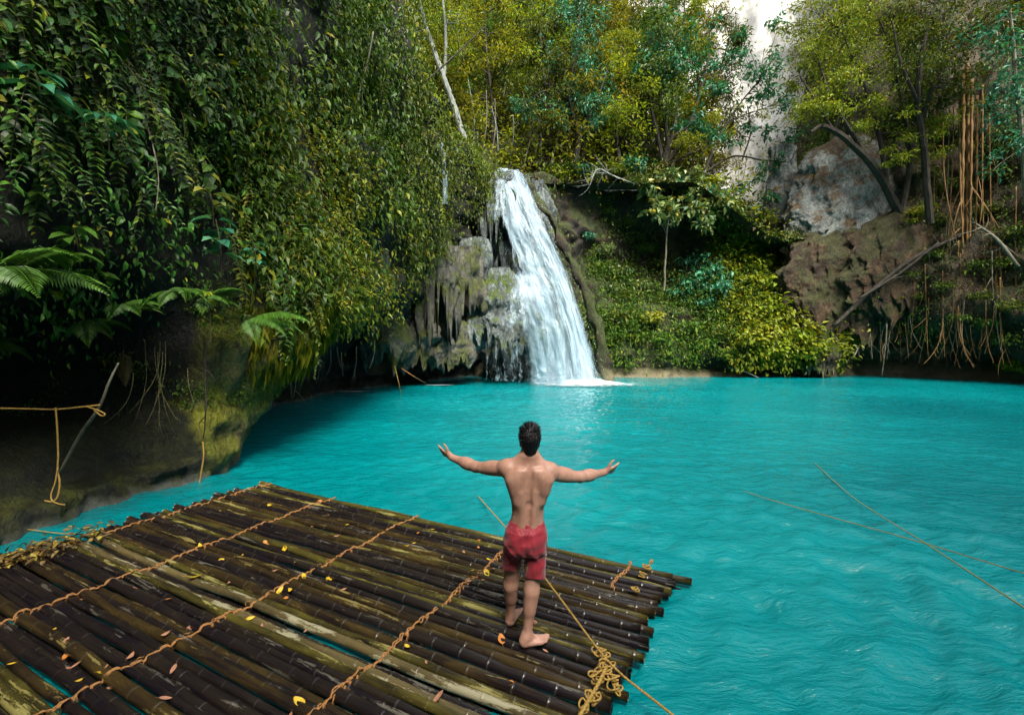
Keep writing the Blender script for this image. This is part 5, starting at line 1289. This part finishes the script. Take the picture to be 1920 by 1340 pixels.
# ------------------------------------------------------------------ fallen leaves on the raft
lr = np.random.default_rng(8)
def fallen(seed, w, mat, bend):
    q = np.random.default_rng(seed); n = 9; t = np.linspace(0, 1, n); wd = w * np.sin(t ** .8 * math.pi) ** .8 * .5; wd[0] = .012; wd[-1] = 0
    z = bend * (t - .5) ** 2; V = []; 
    for i in range(n): V += [[t[i], wd[i], z[i] + wd[i] * .35], [t[i], 0, z[i]], [t[i], -wd[i], z[i] + wd[i] * .30]]
    V = np.array(V) - np.array([.5, 0, 0]); Q = []
    for i in range(n - 1):
        Q += [[3 * i, 3 * i + 3, 3 * i + 4, 3 * i + 1], [3 * i + 1, 3 * i + 4, 3 * i + 5, 3 * i + 2]]
    return MB().add(V, np.array(Q)).add(*tube([[-.72, 0, bend * .3], [-.6, .01, bend * .25], [-.48, 0, bend * .25]], .012, 4)).mesh("fallen_leaf", True), mat
LF_y = plain("fallen_yellow", (.56, .36, .02), .5, .4, 12, .25); LF_o = plain("fallen_orange", (.46, .17, .03), .55, .4, 12, .3); LF_b = plain("fallen_pink_brown", (.34, .16, .09), .6, .4, 12, .3)
LF = [fallen(1, .55, LF_y, .5), fallen(2, .42, LF_y, .8), fallen(3, .6, LF_o, .4), fallen(4, .5, LF_b, .9), fallen(5, .45, LF_b, .3)]
for m_, a_ in LF: m_.materials.append(a_)
LLab = [("yellow leaf fallen on the dark bamboo raft", "yellow fallen leaves on the raft"), ("narrow yellow leaf fallen on the dark bamboo raft", "narrow yellow fallen leaves on the raft"),
        ("orange leaf fallen on the dark bamboo raft", "orange fallen leaves on the raft"), ("curled pinkish brown leaf fallen on the bamboo raft", "curled brown fallen leaves on the raft"), ("small pale brown leaf fallen on the bamboo raft", "pale brown fallen leaves on the raft")]
def drop_leaf(px, py, k, L, label=None):
    p = onz(px, py, .15); d = p - RO; a, s = float(d @ RA), float(d @ RB); z = top_z(s)
    o = bpy.data.objects.new("fallen_leaf", LF[k][0]); C.objects.link(o); o.location = (p[0], p[1], z + .010); o.scale = (L, L, L)
    o.rotation_euler = (lr.normal() * .3, lr.normal() * .2, lr.uniform(0, 6.28))
    tag(o, label or LLab[k][0], "leaf", None if label else LLab[k][1])
LP = [(534, 1021, 0, .12, "big bright yellow leaf lying beside an orange one in the middle of the raft"), (498, 1010, 2, .11, "orange leaf lying beside the big bright yellow one on the raft"), (362, 1076, 1, .13, "long yellow leaf lying across the pale bamboo pole"),
      (616, 1077, 0, .11, "yellow leaf caught in the second rope from the right on the raft"), (913, 1068, 0, .10, "bright yellow leaf on the rope just left of the man's knee"), (889, 1072, 2, .09, None), (927, 1011, 0, .08, "round yellow leaf just left of the man's red shorts"),
      (940, 1192, 2, .10, "orange leaf lying behind the man's right heel"), (1000, 1158, 4, .08, None), (1022, 1212, 4, .05, None), (823, 1296, 4, .10, "pinkish leaf lying alone near the bottom edge of the raft"), (80, 1029, 0, .13, "big mottled yellow leaf in the leaf litter at the raft's left end"), (545, 1098, 1, .08, None),
      (523, 1102, 1, .10, None), (570, 1075, 0, .08, None), (555, 1050, 0, .07, None), (505, 945, 0, .08, None), (650, 982, 0, .06, None), (470, 1150, 1, .07, None), (415, 1043, 0, .06, None), (375, 1020, 1, .10, "long dull yellow leaf beside the third rope of the raft"), (310, 1305, 4, .08, None), (245, 1225, 3, .08, None),
      (140, 1238, 4, .07, None), (190, 1255, 1, .07, None), (208, 1272, 4, .07, None), (145, 1270, 1, .06, None), (325, 1250, 4, .08, None), (355, 1163, 3, .09, None), (150, 1113, 3, .07, None), (560, 1312, 0, .10, None), (20, 1236, 0, .05, None), (900, 1012, 0, .06, None), (897, 1010, 2, .06, None), (764, 1020, 1, .05, None),
      (777, 1016, 0, .05, None), (810, 987, 1, .06, None), (870, 1030, 4, .05, None), (884, 1065, 1, .06, None), (925, 1062, 4, .07, None), (905, 1080, 4, .06, None), (880, 1085, 4, .06, None), (860, 1062, 4, .05, None)]
for px, py, k, L, lab in LP: drop_leaf(px, py, k, L, lab)
for i in range(46):
    a, s = lr.uniform(.3, 5.9), lr.uniform(.15, 4.0); p = raft_world(a, s, .15)
    d = p - np.array([0, 0, H]); c_, s__ = math.cos(PITCH), math.sin(PITCH); dep = d[1] * c_ - d[2] * s__
    px = 960 + F * d[0] / dep; py = 670 - F * (d[1] * s__ + d[2] * c_) / dep
    if 925 < px < 1060 and 1060 < py < 1230: continue
    drop_leaf(px, py, int(lr.choice(5, p=[.2, .2, .15, .2, .25])), lr.uniform(.03, .07))
# heap of litter at the raft's left end
n = 240; u = lr.random(n); q0 = onz(-20, 1062, .17); q1 = onz(185, 990, .17)
pp = q0 + (q1 - q0) * u[:, None] + lr.normal(size=(n, 3)) * np.array([.16, .13, .012]); pp[:, 2] = .155 + .05 * lr.random(n)
V, T = leaves(pp, np.stack([lr.normal(size=n), lr.normal(size=n), lr.normal(size=n) * .2], -1), np.array([0, 0, 1.0]) + lr.normal(size=(n, 3)) * .4, .05 + .09 * lr.random(n) ** 2, .03 + .02 * lr.random(n), LEAF_MID)
ML_lit = leaf_mat("leaf_litter", [(0, (.05, .028, .012)), (.55, (.14, .075, .022)), (.85, (.30, .20, .03)), (1, (.45, .36, .04))], .6, .1)
tag(link("leaf_litter", mesh_from("leaf_litter", V, T), ML_lit), "heap of brown and yellow leaf litter along the rope at the raft's left end", "leaf litter", kind="stuff")
# ------------------------------------------------------------------ the man: one continuous body grown from a distance field
class Field:
    def __init__(s, lo, hi, h):
        s.lo = np.array(lo, float); s.h = h; s.n = np.ceil((np.array(hi) - s.lo) / h).astype(int) + 1
        s.F = np.full(s.n, .5, np.float32)
        s.ax = [s.lo[k] + h * np.arange(s.n[k]) for k in range(3)]
    def box(s, lo, hi):
        i0 = np.clip(np.floor((np.array(lo) - s.lo) / s.h).astype(int), 0, s.n - 1); i1 = np.clip(np.ceil((np.array(hi) - s.lo) / s.h).astype(int) + 1, 1, s.n)
        sl = tuple(slice(a, b) for a, b in zip(i0, i1)); g = np.meshgrid(*[s.ax[k][sl[k]] for k in range(3)], indexing='ij')
        return sl, g
    def put(s, sl, d, k, op='u'):
        f = s.F[sl]; d = d.astype(np.float32)
        if op == 'u': h = np.maximum(k - np.abs(f - d), 0) / k; s.F[sl] = np.minimum(f, d) - h * h * k * .25
        elif op == 's': d = -d; h = np.maximum(k - np.abs(f - d), 0) / k; s.F[sl] = np.maximum(f, d) + h * h * k * .25
        elif op == 'i': s.F[sl] = np.maximum(f, d)
    def cap(s, a, b, ra, rb, k=.03, op='u', flat=None):
        a, b = np.array(a, float), np.array(b, float); m = max(ra, rb) + k + .02
        sl, (x, y, z) = s.box(np.minimum(a, b) - m, np.maximum(a, b) + m)
        ab = b - a; L2 = (ab @ ab) + 1e-9
        t = np.clip(((x - a[0]) * ab[0] + (y - a[1]) * ab[1] + (z - a[2]) * ab[2]) / L2, 0, 1)
        dx, dy, dz = x - a[0] - t * ab[0], y - a[1] - t * ab[1], z - a[2] - t * ab[2]
        if flat is not None:
            nrm, f = unit(np.array(flat[0], float)), flat[1]; q = dx * nrm[0] + dy * nrm[1] + dz * nrm[2]
            dx, dy, dz = dx + nrm[0] * q * (f - 1), dy + nrm[1] * q * (f - 1), dz + nrm[2] * q * (f - 1)
        s.put(sl, np.sqrt(dx * dx + dy * dy + dz * dz) - (ra + (rb - ra) * t), k, op)
    def ell(s, c, r, k=.03, op='u', rz=0.0, rx=0.0):
        c = np.array(c, float); r = np.array(r, float); m = r.max() + k + .02
        sl, (x, y, z) = s.box(c - m, c + m); x, y, z = x - c[0], y - c[1], z - c[2]
        if rz: x, y = x * math.cos(rz) + y * math.sin(rz), -x * math.sin(rz) + y * math.cos(rz)
        if rx: y, z = y * math.cos(rx) + z * math.sin(rx), -y * math.sin(rx) + z * math.cos(rx)
        k0 = np.sqrt((x / r[0]) ** 2 + (y / r[1]) ** 2 + (z / r[2]) ** 2); k1 = np.sqrt((x / r[0] ** 2) ** 2 + (y / r[1] ** 2) ** 2 + (z / r[2] ** 2) ** 2)
        s.put(sl, k0 * (k0 - 1) / np.maximum(k1, 1e-6), k, op)
    def stack(s, tab, k=.03, op='u', ex=2.3, grow=0.0):
        t = np.array(sorted(tab), float); lo = [(t[:, 1] - t[:, 3]).min() - .06, (t[:, 2] - t[:, 4]).min() - .06, t[0, 0] - .05]; hi = [(t[:, 1] + t[:, 3]).max() + .06, (t[:, 2] + t[:, 4]).max() + .06, t[-1, 0] + .05]
        sl, (x, y, z) = s.box(lo, hi); zc = np.clip(z, t[0, 0], t[-1, 0])
        cx, cy, w, d = (np.interp(zc, t[:, 0], t[:, q]) for q in range(1, 5)); w = w + grow; d = d + grow
        f = ((np.abs((x - cx) / w) ** ex + np.abs((y - cy) / d) ** ex) ** (1 / ex) - 1) * np.minimum(w, d)
        s.put(sl, np.maximum(f, np.abs(z - (t[0, 0] + t[-1, 0]) / 2) - (t[-1, 0] - t[0, 0]) / 2), k, op)
    def mesh(s, name, smooth_it=1):
        Fv = s.F; c = Fv < 0; cnt = np.zeros(tuple(s.n - 1), np.int8)
        sl = lambda o: tuple(slice(o[k], s.n[k] - 1 + o[k]) for k in range(3))
        offs = [(a, b, d) for a in (0, 1) for b in (0, 1) for d in (0, 1)]
        for o in offs: cnt += c[sl(o)]
        act = (cnt > 0) & (cnt < 8); idx = np.full(act.shape, -1); cells = np.argwhere(act); idx[act] = np.arange(len(cells))
        P = np.zeros((len(cells), 3)); nn = np.zeros((len(cells), 1))
        for o0 in offs:
            for ax in range(3):
                if o0[ax] == 0:
                    o1 = list(o0); o1[ax] = 1; q0 = cells + np.array(o0); q1 = cells + np.array(o1)
                    f0 = Fv[tuple(q0.T)]; f1 = Fv[tuple(q1.T)]; m = (f0 < 0) != (f1 < 0); t = np.where(m, f0 / np.where(m, f0 - f1, 1), 0)
                    P += m[:, None] * (np.array(o0) + t[:, None] * (np.array(o1) - np.array(o0))); nn += m[:, None]
        V = s.lo + s.h * (cells + P / nn); Q = []
        for ax in range(3):
            a1, a2 = (ax + 1) % 3, (ax + 2) % 3
            A = c[tuple(slice(None, -1) if k == ax else slice(1, -1) for k in range(3))]; B = c[tuple(slice(1, None) if k == ax else slice(1, -1) for k in range(3))]
            e = np.argwhere(A != B)
            if not len(e): continue
            fl = A[tuple(e.T)]; base = e.copy(); base[:, a1] += 1; base[:, a2] += 1
            def cell(d1, d2):
                q = base.copy(); q[:, a1] -= d1; q[:, a2] -= d2; return idx[tuple(q.T)]
            q = np.stack([cell(1, 1), cell(0, 1), cell(0, 0), cell(1, 0)], -1); q[~fl] = q[~fl][:, ::-1]; Q.append(q)
        Q = np.concatenate(Q)
        for _ in range(smooth_it):
            S = np.zeros_like(V); n = np.zeros((len(V), 1))
            for a, b in ((0, 1), (1, 2), (2, 3), (3, 0)):
                np.add.at(S, Q[:, a], V[Q[:, b]]); np.add.at(S, Q[:, b], V[Q[:, a]]); np.add.at(n, Q[:, a], 1); np.add.at(n, Q[:, b], 1)
            V = V * .5 + .5 * S / n
        return V, Q

MAN = np.array([0.0, 3.5, 0.0])
def W(px, py, Y):                                  # a point of the photograph at a given depth, in the man's own space
    return at(px, py, Y) - MAN - np.array([0, 0, .135])
# torso table: z, cx, cy, half width, half depth
TORSO = [(1.435, .142, .012, .060, .060), (1.41, .140, .010, .105, .070), (1.375, .135, .005, .158, .085), (1.32, .128, .0, .172, .100), (1.25, .124, .0, .166, .107), (1.16, .124, .0, .150, .103), (1.08, .126, .0, .139, .096), (1.0, .126, .0, .135, .090), (.94, .120, .0, .136, .093), (.87, .110, .0, .155, .108), (.79, .106, .0, .160, .110), (.74, .106, .0, .150, .100)]
Lsh, Rsh = np.array([-.035, .012, 1.350]), np.array([.300, .012, 1.322])
Lel, Lwr = W(892, 870, 3.70), W(846, 853, 3.86)
Rel, Rwr = W(1087, 888, 3.64), W(1133, 880, 3.83)
Lhip, Lkn, Lan = np.array([.025, 0, .84]), W(958, 1076, 3.585), W(957, 1143, 3.66)
Rhip, Rkn, Ran = np.array([.190, 0, .83]), W(996, 1086, 3.47), W(988, 1178, 3.43)
Lan[2] = .095; Ran[2] = .085
B = Field((-.80, -.22, -.02), (1.12, .56, 1.74), .0058)
B.stack([(a, b, c, d * (.95 if a > .97 else .97), e) for a, b, c, d, e in TORSO], .03)
HC = np.array([.142, .02, 1.565])
B.cap((.140, -.005, 1.38), (.142, .010, 1.50), .060, .054, .035)                              # neck
B.ell(HC + [0, .0, .01], (.073, .093, .103), .02); B.ell(HC + [0, .035, -.055], (.056, .062, .065), .03)     # skull, jaw
B.ell(HC + [0, .112, -.022], (.013, .020, .022), .012); B.ell(HC + [0, .095, -.062], (.024, .010, .010), .01); B.ell(HC + [0, .085, .018], (.055, .018, .012), .015)
for sx in (-1, 1):
    B.ell(HC + [sx * .077, -.004, -.018], (.010, .020, .032), .008)                            # ears
    B.ell(HC + [sx * .083, -.006, -.018], (.005, .010, .018), .006, 's')
    B.ell(HC + [sx * .030, .090, .004], (.013, .010, .008), .006, 's')
# trapezius, shoulder blades, back muscles, spine groove
for sx, sh in ((-1, Lsh), (1, Rsh)):
    cx = .138
    B.cap((cx + sx * .03, -.015, 1.46), sh + [-sx * .03, -.01, .022], .040, .042, .05)
    B.ell((cx + sx * .093, -.086, 1.285), (.055, .030, .085), .035, rz=sx * .25)               # scapula
    B.cap((cx + sx * .045, -.092, 1.345), (cx + sx * .125, -.070, 1.19), .020, .012, .03)
    B.cap((cx + sx * .145, -.055, 1.27), (cx + sx * .100, -.066, 1.11), .040, .014, .07)       # lats
    B.cap((cx - .008 + sx * .040, -.078, 1.20), (cx - .015 + sx * .036, -.074, .93), .026, .030, .04)   # erector
    B.cap((cx + sx * .050, -.131, 1.36), (cx + sx * .062, -.129, 1.22), .010, .008, .04, 's')
B.cap((.140, -.118, 1.38), (.132, -.108, 1.10), .012, .014, .03, 's'); B.cap((.132, -.108, 1.10), (.122, -.110, .92), .014, .010, .03, 's')
# glutes
B.ell((.05, -.05, .80), (.075, .066, .08), .03); B.ell((.165, -.05, .79), (.075, .066, .08), .03)
# arms
for sh, el, wr, sx in ((Lsh, Lel, Lwr, -1), (Rsh, Rel, Rwr, 1)):
    B.ell(sh + [sx * .012, -.004, .002], (.066, .064, .066), .05)
    B.cap(sh, sh + (el - sh) * .55, .055, .051, .04); B.cap(sh + (el - sh) * .4, el, .048, .041, .03)
    B.cap(sh + (el - sh) * .28 + [0, -.012, -.018], sh + (el - sh) * .78 + [0, -.010, -.012], .042, .036, .03)   # triceps
    d = unit(wr - el)
    B.cap(el, el + (wr - el) * .42, .045, .046, .025); B.cap(el + (wr - el) * .3, wr, .046, .027, .03)
    B.cap(wr - d * .02, wr + d * .02, .025, .024, .02, flat=((0, 1, .2), 1.25))
# hands
def hand(wr, tip, palm, thumb, spread, curl, seed=0):
    d = unit(tip - wr); n = unit(np.array(palm) - d * np.dot(palm, d)); s = unit(np.cross(n, d))
    if np.dot(s, thumb) < 0: s = -s
    for q in np.linspace(-.030, .030, 4):
        B.cap(wr + d * .012 + s * q * .55, wr + d * .090 + s * q, .0145, .0125, .012, flat=(n, 1.1))
    B.ell(wr + d * .035 + s * .022 + n * .008, (.022, .022, .018), .02)                        # ball of the thumb
    Ls = [.064, .076, .083, .074]; qs = [-.033, -.011, .0115, .033]; sp = np.array([-.30, -.10, .08, .26]) * spread
    for L, q, a, cv in zip(Ls, qs, sp, curl):
        k0 = wr + d * .090 + s * q; f = unit(d * math.cos(a) + s * math.sin(a))
        k1 = k0 + (f * math.cos(cv * .6) + n * math.sin(cv * .6)) * L * .45
        k2 = k1 + (f * math.cos(cv * 1.4) + n * math.sin(cv * 1.4)) * L * .33
        k3 = k2 + (f * math.cos(cv * 2.0) + n * math.sin(cv * 2.0)) * L * .22
        B.cap(k0, k1, .0102, .0092, .008); B.cap(k1, k2, .0092, .0084, .006); B.cap(k2, k3, .0084, .0070, .006)
    t0 = wr + d * .028 + s * .028; t1 = t0 + unit(s * .8 + d * .55 + n * .35) * .045; t2 = t1 + unit(s * .55 + d * .75 + n * .25) * .034; t3 = t2 + unit(s * .5 + d * .85 + n * .05) * .022
    B.cap(t0, t1, .0150, .0118, .012); B.cap(t1, t2, .0115, .0100, .006); B.cap(t2, t3, .0100, .0078, .006)
hand(Lwr, W(819, 837, 3.95), (.25, .75, .62), (.2, -.55, 1.0), 1.0, [.30, .22, .18, .10])
hand(Rwr, W(1170, 868, 3.93), (-.2, .8, .55), (-.2, -.5, 1.0), .8, [.42, .34, .28, .18])
# legs and feet
for hp, kn, an, sx in ((Lhip, Lkn, Lan, -1), (Rhip, Rkn, Ran, 1)):
    B.cap(hp, kn, .083, .060, .03); B.cap(hp + [0, -.02, -.05], hp + (kn - hp) * .6 + [0, -.012, 0], .070, .058, .03)
    B.ell(kn + [0, .018, .0], (.050, .050, .058), .03)
    sh = an - kn; m = kn + sh * .30
    B.cap(kn, an, .054, .037, .03)
    B.cap(kn + sh * .12 + [sx * .006, -.016, 0], kn + sh * .48 + [sx * .002, -.012, 0], .055, .044, .035)     # calf
    B.cap(kn + sh * .55 + [0, -.012, 0], an + [0, -.022, -.01], .026, .017, .02)                 # Achilles tendon
    B.ell(an + [.026, 0, .0], (.012, .014, .016), .012); B.ell(an + [-.026, 0, .0], (.012, .014, .016), .012)
def foot(an, heel, toe, inner):
    heel, toe = np.array(heel), np.array(toe); d = unit((toe - heel) * [1, 1, 0]); s = np.array([-d[1], d[0], 0]); s = s if np.dot(s, inner) > 0 else -s
    L = np.linalg.norm((toe - heel)[:2]); g = .013
    B.cap(an, heel + d * .030 + [0, 0, .040], .036, .034, .025); B.ell(heel + d * .032 + [0, 0, .030], (.033, .035, .032), .015)
    B.cap(heel + d * .05 + [0, 0, .062], heel + d * L * .60 + s * .012 + [0, 0, .034], .036, .021, .03)
    for q in np.linspace(-.028, .030, 4):
        B.cap(heel + d * .04 + s * q * .5 + [0, 0, .024], heel + d * (L * .72 + q * .35) + s * (q * 1.15) + [0, 0, .021], .024, .017, .018)
    tr = [.0135, .0105, .0100, .0095, .0090]
    for q, r, ln in zip(np.array([.036, .016, -.001, -.017, -.032]), tr, (.052, .052, .046, .040, .033)):
        b = heel + d * (L * .74 + q * .35) + s * q + [0, 0, .019]
        m = b + d * ln * .6 + [0, 0, .003]; B.cap(b, m, r, r, .008); B.cap(m, m + d * ln * .4 + [0, 0, -.006], r, r * .9, .005)
foot(Lan, (W(952, 1166, 3.63) * [1, 1, 0]), (W(972, 1138, 3.86) * [1, 1, 0]), (1, 0, 0))
foot(Ran, (W(974, 1205, 3.40) * [1, 1, 0]), (W(1031, 1192, 3.47) * [1, 1, 0]), (-.2, 1, 0))
V, Q = B.mesh("body", 1)
man = thing("person", "shirtless man in red shorts, arms spread wide, standing on the raft facing the waterfall", "person", (.002, 3.385, .135))
man.scale = (.968, 1.0, 1.008)
body = link("body", mesh_from("body", V, Q, True), M_skin, man)

# shorts: a shell of cloth round the hips and both thighs, open at the hems
S = Field((-.16, -.24, .40), (.40, .26, 1.0), .0055)
HIPS = [(.955, .122, .0, .131, .097), (.93, .119, .0, .139, .104), (.88, .111, -.006, .166, .134), (.80, .106, -.010, .176, .148), (.74, .106, -.006, .172, .142), (.70, .106, 0, .168, .125)]
def legs_of(Fd, g, k):
    Fd.cap(Lhip + [.0, -.005, -.02], np.array([Lkn[0] - .006, Lkn[1] * .80 - .004, .50]), .088 + g, .080 + g, k)
    Fd.cap(Rhip + [.0, -.005, -.02], np.array([Rkn[0] + .026, Rkn[1] * .8 - .004, .47]), .088 + g, .082 + g, k)
S.stack(HIPS, .03); legs_of(S, 0, .012)
I = Field((-.16, -.24, .40), (.40, .26, 1.0), .0055); I.stack(HIPS, .03, grow=-.010); legs_of(I, -.011, .010)
gx_, gy_, gz_ = np.meshgrid(*S.ax, indexing='ij')
q = np.stack([gx_, gy_, gz_], -1)
wr_ = np.sin((gx_ * 60 + gz_ * 22 + 2.2 * np.sin(gz_ * 25 + gx_ * 9))) * .0026 + np.sin(gx_ * 31 - gz_ * 60 + 1.5 * np.sin(gy_ * 30)) * .0028
wr_ = wr_ * sstep(gz_, .93, .86) + sstep(gz_, .885, .925) * np.sin(np.arctan2(gy_, gx_ - .118) * 46) * .0030
for (cx, cz, a, w) in ((.02, .72, .9, 1), (.2, .70, -.8, 1), (.25, .62, -.5, .8), (-.02, .60, .6, .8), (.16, .84, .2, .7)):
    u_ = (gx_ - cx) * math.cos(a) + (gz_ - cz) * math.sin(a); v_ = -(gx_ - cx) * math.sin(a) + (gz_ - cz) * math.cos(a)
    wr_ += .006 * w * np.exp(-(u_ / .014) ** 2 - (v_ / .075) ** 2)
fold = .006 * np.exp(-((gx_ - .105) / .016) ** 2) * (gy_ < 0) * sstep(gz_, .60, .72) * sstep(gz_, .90, .82)
S.F = np.maximum(S.F - wr_.astype(np.float32) + fold.astype(np.float32), -(I.F - wr_.astype(np.float32) + fold.astype(np.float32)))
xm = .098
hem = np.where(gx_ < xm, .548 + .06 * (gx_ - 0) + .01 * np.sin(gy_ * 40), .518 - .03 * (gx_ - .19) + .01 * np.sin(gy_ * 36))
topz = .945 - .05 * (gx_ - .12) - .15 * (gx_ - .12) ** 2 + .0 * gx_
S.F = np.maximum(S.F, np.maximum(hem - gz_, gz_ - topz).astype(np.float32))
V, Q = S.mesh("shorts", 1); shorts = link("shorts", mesh_from("shorts", V, Q, True), M_cloth, man)
# waistband cord line and side pocket seam
th = np.linspace(0, 2 * math.pi, 80)
band = np.stack([.121 + .144 * np.cos(th), .108 * np.sin(th), .918 - .05 * .158 * np.cos(th) - .15 * (.158 * np.cos(th)) ** 2], -1)
link("waist_seam", MB().add(*tube(band, .0028, 5)).mesh("waist_seam", True), plain("dark_seam", (.16, .012, .02), .7), shorts)
pk = spline([(.268, -.062, .865), (.276, -.052, .80), (.280, -.045, .72)], 8)
link("pocket", MB().add(*tube(pk, .004, 5)).mesh("pocket", True), bpy.data.materials["dark_seam"], shorts)

# hair: a cropped cap with a longer swept top made of many strands
Hf = Field((.03, -.14, 1.42), (.26, .16, 1.74), .0055)
Hf.ell(HC + [0, -.006, .022], (.085, .104, .105), .01); Hf.cap(HC + [0, -.045, .0], HC + [0, -.052, -.085], .070, .050, .03)
hx_, hy_, hz_ = np.meshgrid(*Hf.ax, indexing='ij')
face = (hy_ - HC[1]) * .9 + (-(hz_ - HC[2])) * .55 - .052                                      # cut away the face
side = -(hz_ - (HC[2] - .008)) - np.clip((-(hy_ - HC[1]) - .012) * 3.0, 0, .085)                 # hairline: over the ears, low at the nape
Hf.F = np.maximum(Hf.F, np.maximum(face, side).astype(np.float32))
st_ = .0040 * np.sin(hx_ * 420 + 3 * np.sin(hz_ * 40)) + .004 * np.sin(np.arctan2(hx_ - HC[0], hy_ - HC[1]) * 40 + hz_ * 60)
Hf.F = Hf.F + st_.astype(np.float32) * .6
V, Q = Hf.mesh("hair", 1); hair = link("hair", mesh_from("hair", V, Q, True), M_hair, man)
hr = np.random.default_rng(5); m = MB(); n = 900
a = hr.uniform(0, 2 * math.pi, n); el_ = np.arccos(hr.uniform(-.15, 1, n))
for i in range(n):
    c = np.array([math.sin(el_[i]) * math.cos(a[i]), math.sin(el_[i]) * math.sin(a[i]), math.cos(el_[i])])
    if c[1] > .45 and c[2] < .35: continue
    p = HC + [0, -.006, .022] + c * np.array([.083, .102, .102]); Lh = .035 if c[2] > .5 else .018
    d = unit(c * .45 + np.array([.25, .55, .15]) * max(c[2], 0) + np.array([0, 0, -1.0]) * max(.5 - c[2], 0) + hr.normal(size=3) * .22)
    w = unit(np.cross(d, c)) * .0028
    m.add([p - w, p + w, p + d * Lh * .6 + w * .7 + c * .004, p + d * Lh * .6 - w * .7 + c * .004, p + d * Lh + c * .002], [[0, 1, 2], [0, 2, 3], [3, 2, 4]])
link("strand", m.mesh("hair_strands"), M_hair, hair)
# thin red cord round the neck
th = np.linspace(0, 2 * math.pi, 48)
nk = np.stack([.141 + .064 * np.cos(th), .002 + .070 * np.sin(th), 1.432 - .030 * np.sin(th)], -1)
link("necklace", MB().add(*tube(nk, .0025, 5)).mesh("necklace", True), M_cord, man)
for sx in (-1, 1):
    e = bpy.data.meshes.new("eye"); import bmesh as _b; bm = _b.new(); _b.ops.create_uvsphere(bm, u_segments=12, v_segments=8, radius=.011); bm.to_mesh(e); bm.free()
    o = link("eye", e, bpy.data.materials.get("eye_white") or plain("eye_white", (.7, .68, .64), .2), man); o.location = tuple(HC + [sx * .030, .080, .004])
